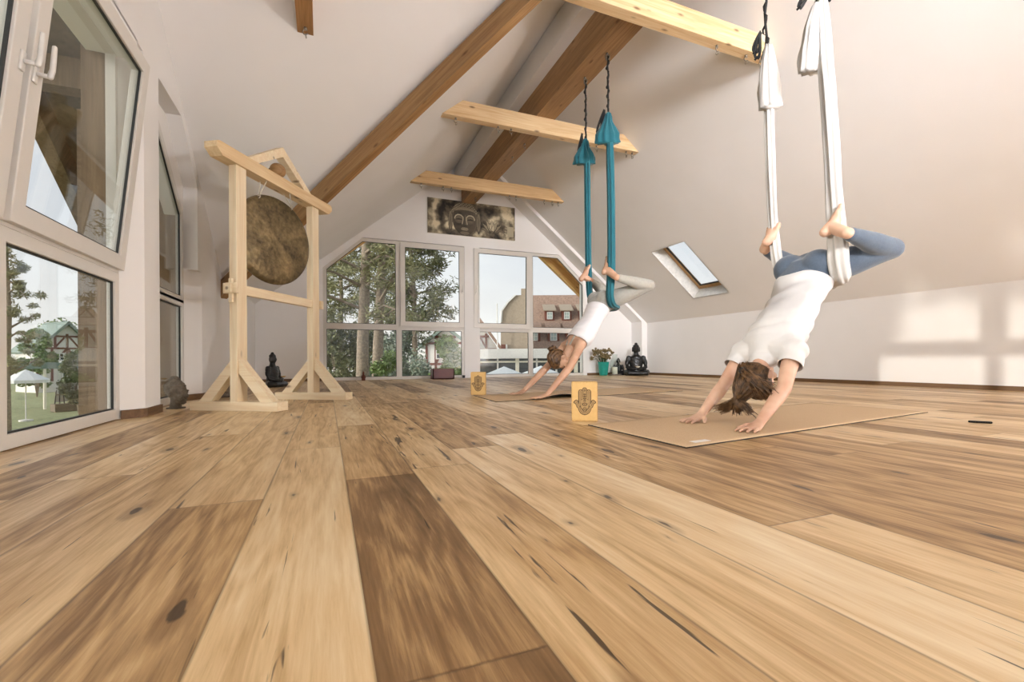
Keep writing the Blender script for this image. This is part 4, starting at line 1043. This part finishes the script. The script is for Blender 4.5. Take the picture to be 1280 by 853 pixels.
b3 = buddha('seated_statue', (-.69, 7.0, 0), 1.15, .48, M['blackst'], 'black seated statue behind the left foot of the gong stand')
bm = bmesh.new(); lathe(bm, [(.01, .0), (.03, .012), (.035, .02), (.03, .02), (.01, .01)], n=16); o = mk('offering_bowl', bm, M['cork'], None, True); o.location = b3.matrix_basis @ V((0.0, -.15, .13)); tag(o, 'small golden bowl in the hands of the black statue behind the gong stand', 'bowl')
def stonehead(name, loc, rz, h, mat, label):
    k = h/.235; r = empty(name, loc, rz); tag(r, label, 'statue'); bm = bmesh.new()
    Pq, Rq = head(bm, V((0, 0, .085*k)), (0, 0, 1), (0, -1, 0), k*.82)
    chain(bm, [((0, .01*k, .0), (.04*k, .04*k)), ((0, .005*k, .05*k), .036*k), ((0, 0, .10*k), .04*k)], 16, (1, 0, 0))
    ell(bm, Pq(0, -.02, .155), (.035*k,)*3, None, 14)
    def dsp(co, n):
        u = co.z/k; return .0042*k*(math.sin(co.x*190/k+co.y*120/k)*math.sin(co.z*190/k)) if (u > .165 or (co.y > -.01*k and u > .10)) else 0
    remesh('carved_head', bm, mat, .004, r, 2, dsp)
    bm = bmesh.new(); box(bm, (0, .005*k, .006), (.09*k, .085*k, .012), None, .002); mk('plinth', bm, mat, r)
stonehead('stone_head', (-1.06, 4.17, 0), 1.1, .235, M['stone'], 'grey carved stone head with curled hair beside the white left pier')
b4 = buddha('seated_statue', (-.93, 5.3, 0), .9, .27, M['bronze_st'], 'small brown stone seated figure half hidden behind the gong stand brace')
# vase with dried flowers
vz = empty('flower_vase', (5.46, 8.3, 0)); vz.scale = (1.45,)*3; tag(vz, 'teal vase of dried flowers against the back wall', 'vase')
bm = bmesh.new(); lathe(bm, [(.055, 0), (.06, .02), (.085, .19), (.088, .2), (.08, .2), (.055, .03)], n=28); mk('vase_body', bm, M['teal'], vz, True)
bms, bmf = bmesh.new(), bmesh.new()
for k in range(34):
    a = rd.uniform(0, 6.28); e = rd.uniform(.02, .19); tip = V((math.cos(a)*e, math.sin(a)*e*.8, .2+rd.uniform(.06, .2)-e*.25)); tube(bms, [(math.cos(a)*.03, math.sin(a)*.03, .15), tip*.6+V((0, 0, .09)), tip], .003, 5)
    for j in range(6): ell(bmf, tip+V((rd.gauss(0, .013), rd.gauss(0, .013), rd.gauss(0, .010))), (.017, .017, .013), None, 6)
mk('stems', bms, M['stem'], vz); mk('blossoms', bmf, M['flower'], vz)
# glass lantern
ln = empty('glass_lantern', (5.72, 8.26, 0)); ln.scale = (1.5,)*3; tag(ln, 'clear glass candle lantern between the teal vase and small statue', 'lantern')
bm = bmesh.new(); lathe(bm, [(.09, 0), (.095, .006), (.095, .014), (.085, .018)], n=24); mk('base_plate', bm, M['bronze_st'], ln, True)
bm = bmesh.new(); n = 24; prof = [(.062, .018), (.072, .06), (.072, .16), (.05, .23), (.034, .25), (.036, .30)]
rings = [[bm.verts.new((r0*math.cos(2*PI*k/n), r0*math.sin(2*PI*k/n), z0)) for k in range(n)] for r0, z0 in prof]
for i in range(len(rings)-1):
    for k in range(n): bm.faces.new((rings[i][k], rings[i][(k+1) % n], rings[i+1][(k+1) % n], rings[i+1][k]))
o = mk('glass_shade', bm, M['glass'], ln, True); o.modifiers.new('s', 'SOLIDIFY').thickness = .003
bm = bmesh.new(); lathe(bm, [(.036, .018), (.038, .02), (.038, .115), (.03, .118), (.004, .112)], n=20); cyl(bm, (0, 0, .112), (0, 0, .124), .0015, 6); o = mk('pillar_candle', bm, M['wax'], None, True); o.location = ln.location; o.scale = (1.5,)*3; tag(o, 'cream pillar candle inside the glass lantern', 'candle')
# planter, cube, figurine at the back window
bm = bmesh.new(); lathe(bm, [(0.001, 0), (.001, 0)], n=3) if 0 else None
px = empty('planter_box', (1.985, 8.35, 0)); tag(px, 'dark red rectangular planter box before the back left window', 'planter')
bm = bmesh.new(); W_, D_, H_ = .40, .20, .19; box(bm, (0, 0, .01), (W_, D_, .02))
for s in (-1, 1): box(bm, (s*(W_/2-.01), 0, H_/2), (.02, D_, H_), None, .002); box(bm, (0, s*(D_/2-.01), H_/2), (W_, .02, H_), None, .002)
mk('box_shell', bm, M['redbox'], px); bm = bmesh.new(); box(bm, (0, 0, .08), (W_-.05, D_-.05, .14)); mk('soil', bm, M['rubber'], px)
bm = bmesh.new(); box(bm, (2.395, 8.38, .035), (.07, .07, .07), None, .008); bm2 = bmesh.new()
o = mk('speaker_cube', bm, M['frame'], None); tag(o, 'tiny white cube with black front at the foot of the back window pillar', 'speaker')
bm = bmesh.new(); box(bm, (2.39, 8.342, .036), (.052, .008, .052), None, .002); mk('grille', bm, M['black'], o)
fg = empty('lantern_figurine', (.59, 8.42, 0)); tag(fg, 'tiny dark brown figurine on the floor before the back left window', 'figurine')
bm = bmesh.new(); lathe(bm, [(.028, 0), (.034, .01), (.03, .03), (.04, .05), (.038, .08), (.018, .10), (.014, .115), (.02, .13), (.006, .16)], n=14); mk('figure', bm, M['timber_red'], fg, True)

# ------------------------------------------------------------------ outside
GZ0 = -3.0
bm = bmesh.new(); box(bm, (0, 40, GZ0-.25), (260, 200, .5)); struct(mk('ground', bm, M['grass']), 'grassy garden ground outside', 'ground')
bm = bmesh.new(); prism(bm, [(-1.4, 8.8), (14, 8.8), (14, 60), (3, 60)], 2, GZ0, GZ0+.02); struct(mk('ground_gravel', bm, M['gravel']), 'pale gravel path outside', 'ground')
bm = bmesh.new()
for f in (lambda y: y, mir):
    a, b = sorted((f(3.545), f(3.575))); box(bm, (-1.30, (a+b)/2, 1.15), (.15, .03, 2.3))
    a, b = sorted((f(4.94), f(4.97))); box(bm, (-1.30, (a+b)/2, .9), (.15, .03, 1.75))
struct(mk('trim_5', bm, M['outdark']), 'weathered boards lining the outer window reveals', 'trim')
# roof overhangs
bm = bmesh.new(); 
roofpoly(bm, [PR(RX, YB+.15), PR(RX, YB+.80), PR(XR+.5, YB+.80), PR(XR+.5, YB+.15)], nr, .05); roofpoly(bm, [PL(RX, YB+.15), PL(RX, YB+.80), PL(-1.9, YB+.80), PL(-1.9, YB+.15)], nl, .05)
struct(mk('trim_2', bm, M['outwood']), 'timber boarding under the back roof overhang', 'trim')
for s in (0, 1):
    a, b = ((RX, YB+.62, RZ-.10), (XR+.4, YB+.62, zr(XR+.4)-.10)) if s == 0 else ((RX, YB+.62, RZ+.02), (-1.8, YB+.62, zl(-1.8)+.02))
    tag(beam_obj('verge_rafter', a, b, .10, .22, M['outwood']), 'yellow timber verge rafter outside the back gable, '+('right slope' if s == 0 else 'left slope'), 'beam')
bm = bmesh.new()
for f in (lambda y: y, mir):
    roofpoly(bm, [(XO, f(GY), GZ+.03), (-2.15, f(GY), GZ+.03), (-2.15, f(6.6), zg(6.6)+.03), (XO, f(6.6), zg(6.6)+.03)], (0, .78 if f(1) == 1 else -.78, 1), .12)
struct(mk('trim_3', bm, M['soffit']), 'grey-brown boarded soffit of the left gable overhang', 'trim')
for f, nm in ((lambda y: y, 'far side'), (mir, 'near side')):
    tag(beam_obj('barge_rafter', (-2.05, f(GY), GZ-.10), (-2.05, f(6.5), zg(6.5)-.10), .10, .22, M['outdark']), 'brown barge rafter outside the left gable, '+nm, 'beam')
for y, z, nm in ((4.35, zg(4.35)-.14, 'through the upper left window'), (mir(4.35), zg(4.35)-.14, 'near side of the gable')):
    tag(beam_obj('purlin', (-2.0, y, z), (XO, y, z), .14, .22, M['outdark']), 'brown purlin end under the gable overhang, '+nm, 'beam')
tag(beam_obj('terrace_post', (-1.70, 4.55, GZ0), (-1.70, 4.55, 2.3), .13, .13, M['outdark'], up=(1, 0, 0)), 'weathered brown timber post outside the tall left window', 'post')
bm = bmesh.new(); box(bm, (-1.84, 5.75, .3), (.08, 1.5, 4.2)); o = mk('screen_board', bm, M['outdark']); tag(o, 'weathered brown board screen outside the recessed left window', 'screen')
bm = bmesh.new(); box(bm, (-1.75, 3.5, -.35), (.75, 9, .14)); struct(mk('trim_4', bm, M['outdark']), 'timber terrace ledge outside the left windows', 'trim') if 0 else bm.free()

def foliage(bm, pts, n, size, rd, flat=.5, wid=.45):
    for i in range(n):
        c, r = pts[rd.randrange(len(pts))]; d = V((rd.gauss(0, 1), rd.gauss(0, 1), rd.gauss(0, 1))).normalized()*r*rd.random()**.45; p = V(c)+V((d.x, d.y, d.z*flat*1.4))
        a = V((rd.gauss(0, 1), rd.gauss(0, 1), rd.gauss(0, .7))).normalized(); b = a.orthogonal().normalized(); s = size*rd.uniform(.6, 1.4)
        b = (Matrix.Rotation(rd.uniform(0, 6), 3, a) @ b); vv = [bm.verts.new(p+a*s), bm.verts.new(p+b*s*wid), bm.verts.new(p-a*s), bm.verts.new(p-b*s*wid)]; bm.faces.new(vv)
def raw(name, bm, mat, parent):
    me = bpy.data.meshes.new(name); bm.to_mesh(me); bm.free(); return link(name, me, mat, parent)
def pine(loc, h, label, seed, lean=0, dens=1.0, mat='pineleaf', bare=.25, rad=3.0, group='pine trees outside', ls=.16):
    rd = random.Random(seed); r = empty('pine_tree', (loc[0], loc[1], GZ0)); tag(r, label, 'tree', group); bt = bmesh.new()
    tp = [(0, 0, 0), (lean*.3, 0, h*.3), (lean*.6+.1, 0, h*.6), (lean, 0, h)]; chain(bt, [(p, .21*(1-.7*k/3)*h/12) for k, p in enumerate(tp)], 12, (0, 1, 0)); cl = []; bb = bmesh.new()
    for i in range(int(26*dens)):
        t = bare+(1-bare)*(i+rd.random())/int(26*dens); z = h*t; a = rd.uniform(0, 6.28); L = rad*(1.15-t*.75)*rd.uniform(.55, 1.1); x0 = lean*t
        e = V((x0+math.cos(a)*L, math.sin(a)*L, z+rd.uniform(-.3, .7))); m_ = V((x0+math.cos(a)*L*.5, math.sin(a)*L*.5, z+.25))
        chain(bb, [((x0, 0, z-.1), .055), (m_, .035), (e, .014)], 6, (0, 0, 1)); 
        for q in range(4): u = .45+.2*q; cl.append((V((x0, 0, z)).lerp(e, min(u, 1.02))+V((rd.gauss(0, .25), rd.gauss(0, .25), rd.gauss(.1, .15))), rd.uniform(.35, .75)*rad/3))
    mk('trunk', bt, M['bark'], r, True); mk('branches', bb, M['bark'], r, True)
    bl = bmesh.new(); foliage(bl, cl, int(9500*dens), ls*1.15, rd, .5, .2); raw('foliage', bl, M[mat], r)
def bush(loc, w_, h, label, seed, mat='bushleaf', n=5000, ls=.09, name='shrub', cat='shrub', group=None, z0=GZ0):
    rd = random.Random(seed); r = empty(name, (loc[0], loc[1], z0)); tag(r, label, cat, group); bt = bmesh.new(); cl = []
    for i in range(9):
        a = rd.uniform(0, 6.28); e = V((math.cos(a)*w_*.25, math.sin(a)*w_*.25, h*.7)); chain(bt, [((0, 0, 0), .05), (e*.5, .03), (e, .012)], 5, (0, 1, 0))
    for i in range(26):
        a = rd.uniform(0, 6.28); t = rd.random(); rr = w_*.5*math.sin(PI*min(.95, .25+.65*t))*rd.random()**.5; cl.append((V((math.cos(a)*rr, math.sin(a)*rr, h*(.15+.75*t))), w_*.22))
    mk('stems', bt, M['bark'], r, True); bl = bmesh.new(); foliage(bl, cl, n, ls, rd, .7); raw('foliage', bl, M[mat], r)
def at(px, depth):
    """ground point straight out along a line of sight, at a real distance"""
    q = f_*depth+r_*((px-640)/571.3*depth); return (q.x, q.y)
# behind the left back window
pine(at(451, 14), 13, 'tall pine with thick grey trunk behind the left back pane', 1, .2, 1.0, rad=2.2, bare=.36, ls=.075)
pine(at(469, 15), 12.5, 'tall pine with slimmer darker trunk just right of the thick one', 2, .3, 1.0, rad=2.2, bare=.36, ls=.075)
pine(at(522, 21), 10.4, 'dark pine behind the second back pane, widest at its foot', 5, -.4, 1.5, 'darkleaf', .42, 2.9, ls=.11)
pine(at(425, 27), 12, 'pale sunlit pine farther back behind the left pane', 8, 0, 1.2, rad=3.2, bare=.2, ls=.13)
bush(at(500, 21), 2.6, 5.2, 'blue-green conifer shrub right of the pine trunks', 11, 'blueleaf', 7000, .08)
bush(at(517, 18), 1.9, 3.9, 'low blue-green shrub left of the round bush', 13, 'blueleaf', 5000, .06)
bush(at(484, 13), 1.1, 4.0, 'yellow-green leafy shrub close to the second trunk', 15, 'bushleaf', 6000, .05)
bush(at(557, 15), 1.75, 4.35, 'round sunlit green bush behind the red planter', 14, 'bushleaf', 26000, .05)
bush(at(427, 22), 2.8, 5.3, 'wide dark shrub at the left edge of the back window', 16, 'darkleaf', 7000, .09)
bush(at(460, 26), 3.2, 5.6, 'dark evergreen shrub mass behind the two trunks', 17, 'darkleaf', 8000, .10)
# far left view
pine(at(8, 20), 9, 'bushy pine at the left edge of the tall left window', 21, 0, .8, rad=1.2, bare=.2, ls=.09)
bush(at(46, 44), 2.4, 7.0, 'broad green tree left of the timbered house', 22, 'bushleaf', 6000, .16, 'broadleaf_tree', 'tree')
bush(at(76, 66), 6.5, 9.6, 'round green tree rising behind the timbered house', 23, 'bushleaf', 5000, .24, 'broadleaf_tree', 'tree')
bush(at(98, 30), 1.7, 4.5, 'dark round shrub right of the timbered house', 24, 'darkleaf', 7000, .10)
bush(at(126, 42), 2.6, 7.0, 'green tree behind the dark round shrub', 25, 'bushleaf', 5000, .16, 'broadleaf_tree', 'tree')
# unseen trees added west of the house to block the upper part of the sun
def crown(loc, cl, n, ls, label, seed):
    rd = random.Random(seed); r = empty('broadleaf_tree', (loc[0], loc[1], GZ0)); tag(r, label, 'tree'); bt = bmesh.new()
    chain(bt, [((0, 0, 0), .22), ((0, .1, 3), .18), ((0, 0, 6.5), .14), ((.2, 0, 9), .05)], 10, (0, 1, 0)); mk('trunk', bt, M['bark'], r, True)
    bl = bmesh.new(); foliage(bl, [(V(c), q) for c, q in cl], n, ls, rd, .7); raw('foliage', bl, M['darkleaf'], r)
crown((-15, 6.2), [((0, 0, 7.5), 2.2), ((0, -1.5, 6.9), 1.7), ((0, 1.5, 7), 2.0), ((0, 0, 9.2), 2.2), ((0, 1.8, 5.0), 1.6), ((0, -2.4, 6.6), 1.2), ((0, -2.6, 8), 1.5), ((0, -2.6, 5.2), .55), ((0, -2.0, 4.6), .7), ((0, -1.2, 5.2), .9)], 9000, .22, 'unseen round broadleaf tree added west of the recessed window to block sun', 32)  # added out of view; low clusters trim the sun patch on the right wall
crown((-16, .8), [((0, 1.2, 7.1), 1.9), ((0, 2.8, 7.2), 1.8), ((0, -.6, 7.3), 1.9), ((0, .8, 9), 2.2), ((0, 3.0, 9), 1.8), ((0, -2.8, 7.3), 2.2), ((0, -2.5, 9.2), 2.0)], 12000, .22, 'unseen broad high-crowned tree added west of the tall left windows to block sun', 33)  # added out of view; high crown keeps sun off the upper windows

def win_panel(parent, c, w_, h, ux, n, mat='wincurtain', fr='white_out', red=None):
    ux = V(ux).normalized(); n = V(n).normalized(); c = V(c); R = Matrix((ux, n, V((0, 0, 1)))).transposed()
    if red:
        bm = bmesh.new(); box(bm, c+n*.02, (w_*1.7, .05, h*1.15), R); mk('shutter', bm, M['timber_red'], parent)
    bm = bmesh.new(); k = .12*w_
    for s in (-1, 1): box(bm, c+ux*s*(w_/2-k/2)+n*.06, (k, .08, h), R); box(bm, c+V((0, 0, s*(h/2-k/2)))+n*.06, (w_, .08, k), R)
    box(bm, c+n*.06, (k*.7, .07, h), R); box(bm, c+n*.06, (w_, .07, k*.6), R); f = mk('window', bm, M[fr], parent)
    bm = bmesh.new(); box(bm, c+n*.05, (w_*.96, .02, h*.96), R); mk('pane', bm, M[mat], f)
# tiled hotel with dormers behind the right back window (ridge runs across the view)
hb = empty('tiled_building', (22, 38, GZ0)); tag(hb, 'large brown tiled-roof building with dormers behind the right back window', 'building')
def H(x, y, z): return V((x-22, y-38, z-GZ0))
ex = V((.927, -.375, 0)); ey = V((.375, .927, 0)); O = V((15.2, 34.6, 0))        # local frame turned towards the room
def L(a, b, z): return (O+ex*a+ey*b+V((0, 0, z)))-V((22, 38, GZ0))
def poly(bm, faces):
    for f in faces: bm.faces.new([bm.verts.new(p) for p in f])
bm = bmesh.new(); poly(bm, [[L(-.5, 0, 1.1), L(14, 0, 1.1), L(14, 5.5, 6.4), L(.5, 5.5, 6.4)], [L(.5, 5.5, 6.4), L(14, 5.5, 6.4), L(14, 11, 1.1), L(-.5, 11, 1.1)], [L(-.5, 0, 1.1), L(.5, 5.5, 6.4), L(-.5, 11, 1.1)]])
bmesh.ops.remove_doubles(bm, verts=bm.verts, dist=.001); o = mk('roof', bm, M['tile'], hb); o.modifiers.new('s', 'SOLIDIFY').thickness = .15
RR = Matrix((ex, ey, V((0, 0, 1)))).transposed()
bm = bmesh.new(); box(bm, (L(-.3, .4, 0)+L(14, 10.5, 0))/2-V((0, 0, 1.0)), (14.3, 10.1, 4.0), RR); mk('walls', bm, M['white_out'], hb)
for (a, z, b, s, up_) in ((2.26, 4.2, 2.75, 1.0, 1), (3.77, 4.2, 2.75, 1.0, 1), (5.3, 4.2, 2.75, 1.0, 1), (.8, 2.27, .85, 1.15, 0), (2.41, 2.27, .85, 1.15, 0), (3.92, 2.27, .85, 1.15, 0), (5.5, 2.27, .85, 1.15, 0)):
    bm = bmesh.new(); box(bm, L(a, b+.75, z), (.86*s, 1.5, .9*s), RR); d = mk('dormer', bm, M['timber_red'], hb)
    bm = bmesh.new(); R0 = RR @ Matrix.Rotation(.38, 3, 'X'); box(bm, L(a, b+.62, z+.78*s), (1.12*s, 1.9, .09), R0); mk('dormer_roof', bm, M['tile_tan'] if up_ else M['tile'], d)
    win_panel(hb, L(a, b-.03, z), .50*s, .66*s, ex, -ey, red=not up_)
# tan gable house in front-left of it
gh = empty('tan_gable_house', (14, 34, GZ0)); tag(gh, 'tan house with a steep hipped gable and chimney left of the tiled roof', 'building'); O2 = O+ex*(-1.6)+ey*(-2.5)
def L2(a, b, z): return (O2+ex*a+ey*b+V((0, 0, z)))-V((14, 34, GZ0))
bm = bmesh.new(); prf = [(-.38, -2.9), (2.15, -2.9), (2.15, 5.3), (.79, 5.3), (.2, 4.75), (-.30, 4.05), (-.36, 3.2)]
va = [bm.verts.new(L2(a, 0, z)) for a, z in prf]; vb = [bm.verts.new(L2(a, 2.0, z)) for a, z in prf]; bm.faces.new(va); bm.faces.new(vb[::-1])
for i in range(len(prf)): bm.faces.new((va[i], va[(i+1) % len(prf)], vb[(i+1) % len(prf)], vb[i]))
mk('gable', bm, M['tile_tan'], gh)
bm = bmesh.new()
for i in range(3, len(prf)-1):
    (a, z), (c_, e_) = prf[i], prf[i+1]; bar(bm, L2(a, -.05, z), L2(c_, -.05, e_), .25, .10, up=(0, 0, 1) if abs(c_-a) > .3 else (1, 0, 0))
mk('verge_board', bm, M['white_out'], gh)
bm = bmesh.new(); box(bm, L2(1.55, .6, 5.4), (.62, .6, .9), RR); mk('chimney', bm, M['tile_tan'], gh)
bm = bmesh.new(); box(bm, L2(-.18, -.1, -.6), (.34, .2, 4.2), RR); mk('corner_cladding', bm, M['timber_red'], gh)
bm = bmesh.new(); box(bm, L2(.08, -.12, -.6), (.12, .12, 4.2), RR); mk('drain_pipe', bm, M['white_out'], gh)
bm = bmesh.new(); cyl(bm, L2(-.62, -.5, -2.9), L2(-.62, -.5, 4.6), .05, 8); mk('pole', bm, M['white_out'], gh)
# restaurant pavilion: white fascia, glass front, posts
rs_ = empty('restaurant_pavilion', (14, 30, GZ0)); tag(rs_, 'long white glass-fronted pavilion below the tiled roofs', 'building'); O3 = O+ex*(-4.2)+ey*(-7)
def L3(a, b, z): return (O3+ex*a+ey*b+V((0, 0, z)))-V((14, 30, GZ0))
bm = bmesh.new(); box(bm, L3(7, 2, .74), (16, 3.4, .66), RR); mk('fascia', bm, M['white_out'], rs_)
bm = bmesh.new(); box(bm, L3(7, .9, -1.3), (15.6, .05, 3.4), RR); mk('glass_front', bm, M['darkglass'], rs_)
for k in range(12):
    bm = bmesh.new(); box(bm, L3(-.6+k*1.35, .8, -1.3), (.12 if k % 3 else .26, .14, 3.4), RR); mk('post', bm, M['white_out'] if k % 3 else M['wax'], rs_)
bm = bmesh.new(); box(bm, L3(7, .8, .18), (15.6, .1, .12), RR); mk('transom', bm, M['wax'], rs_)
def parasol(p, R_, label):
    r = empty('parasol', p); tag(r, label, 'parasol', 'white garden parasols'); bm = bmesh.new(); n = 8
    top = bm.verts.new((0, 0, 2.95)); rg = [bm.verts.new((R_*math.cos(2*PI*k/n), R_*math.sin(2*PI*k/n), 2.35)) for k in range(n)]; lo_ = [bm.verts.new((v.co.x, v.co.y, 2.18)) for v in rg]
    for k in range(n): bm.faces.new((top, rg[k], rg[(k+1) % n])); bm.faces.new((rg[k], lo_[k], lo_[(k+1) % n], rg[(k+1) % n]))
    o = mk('canopy', bm, M['canvas'], r); o.modifiers.new('s', 'SOLIDIFY').thickness = .02
    bm = bmesh.new(); cyl(bm, (0, 0, 0), (0, 0, 2.9), .03, 10); lathe(bm, [(.3, 0), (.3, .08), (.05, .12)], n=16); mk('pole', bm, M['white_out'], r)
pp = at(630, 26); parasol((pp[0], pp[1], GZ0), 1.6, 'white garden parasol left of the pair before the pavilion'); pp = at(676, 28); parasol((pp[0], pp[1], GZ0), 1.6, 'white garden parasol right of the pair before the pavilion')
pq = at(32, 26); parasol((pq[0], pq[1], GZ0), 1.05, 'pale parasol in the garden seen through the tall left window')
# half-timbered houses
def timbered(name, loc, rz, w_, h, label, roofmat='tile', ev=.55, dp=5):
    r = empty(name, (*loc, GZ0), rz); tag(r, label, 'building'); bm = bmesh.new(); e = h*ev
    prism(bm, [(-w_/2, 0), (w_/2, 0), (w_/2, e), (0, h), (-w_/2, e)], 1, 0, dp); mk('walls', bm, M['white_out'], r)
    bm = bmesh.new(); 
    def tb_(x0, z0, x1, z1, t=.2): bar(bm, (x0, -.03, z0), (x1, -.03, z1), .1, t, up=(0, 0, 1) if abs(x1-x0) > abs(z1-z0) else (1, 0, 0))
    tb_(-w_/2, e, w_/2, e); tb_(-w_/2, e*.62, w_/2, e*.62); tb_(-w_*.27, e+(h-e)*.45, w_*.27, e+(h-e)*.45)
    for x in (-w_*.48, -w_*.25, 0, w_*.25, w_*.48): tb_(x, e*.25, x, e)
    for x in (-w_*.2, 0, w_*.2): tb_(x, e, x, e+(h-e)*.55)
    tb_(-w_*.25, e*.62, 0, e); tb_(w_*.25, e*.62, 0, e); tb_(-w_*.2, e+.1, -.1, h*.8, .16); tb_(w_*.2, e+.1, .1, h*.8, .16)
    mk('timber_framing', bm, M['timber_red'], r)
    bm = bmesh.new()
    for s in (-1, 1):
        a = V((0, -.5, h+.1)); b = V((s*(w_/2+.5), -.5, e-.45)); poly(bm, [[a, b, b+V((0, dp+1, 0)), a+V((0, dp+1, 0))]])
    o = mk('roof', bm, M[roofmat], r); o.modifiers.new('s', 'SOLIDIFY').thickness = .25
    for x in (-w_*.13, w_*.13): win_panel(r, (x, -.02, e*.8), .8, .9, (1, 0, 0), (0, -1, 0), 'darkglass')
    win_panel(r, (0, -.02, e*.35), 1.0, 1.0, (1, 0, 0), (0, -1, 0), 'darkglass')
timbered('timbered_house', at(84, 52), .75, 5.2, 7.9, 'half-timbered white house seen through the tall left window', 'greenroof', .62)
timbered('timbered_house', at(598, 42), -.385, 3.6, 6.9, 'small half-timbered gable left of the tan house behind the back window', 'tile', .62, 3)
timbered('cream_house', at(557, 40), -.3, 3.4, 6.0, 'narrow cream house behind the round bush', 'greenroof', .8, 4)
# left garden: covered stand and slatted rack
gp_ = empty('garden_canopy', (*at(46, 33), GZ0), .75); tag(gp_, 'flat grey-green roofed garden shelter seen through the tall left window', 'shelter')
bm = bmesh.new(); box(bm, (0, 0, 3.1), (5.6, 2.6, .45), None, .03); mk('roof_slab', bm, M['greenroof'], gp_)
for x in (-2.6, 0, 2.4):
    bm = bmesh.new(); cyl(bm, (x, -1.2, 0), (x, -1.2, 3.1), .09, 10); mk('post', bm, M['wax'], gp_)
sr = empty('slatted_rack', (*at(80, 31), GZ0), .75); tag(sr, 'black slatted rack on a dark base in the garden behind the left window', 'rack')
for k in range(5):
    bm = bmesh.new(); x = -.42+.21*k; chain(bm, [((x*1.15, 0, .55), .035), ((x*.75, .2, 1.6), .028)], 6, (0, 1, 0)); mk('slat', bm, M['black'], sr)
bm = bmesh.new(); box(bm, (0, .1, 1.15), (.85, .05, .06)); box(bm, (0, 0, .28), (1.2, .7, .52), None, .02); mk('base_box', bm, M['soffit'], sr)
bm = bmesh.new(); box(bm, (0, .16, 1.1), (.75, .02, .9)); mk('backing_panel', bm, M['white_out'], sr)
# tree tops beyond the tiled roof
for k, (a, b, z, lb) in enumerate(((4.8, 14, 9.6, 'small treetop above the tiled roof, left one'), (9.3, 14, 10.2, 'treetop above the tiled roof beside the rafter'))):
    p = O+ex*a+ey*b; bush((p.x, p.y), 2.6, z, lb, 40+k, 'bushleaf', 2500, .2, 'broadleaf_tree', 'tree')
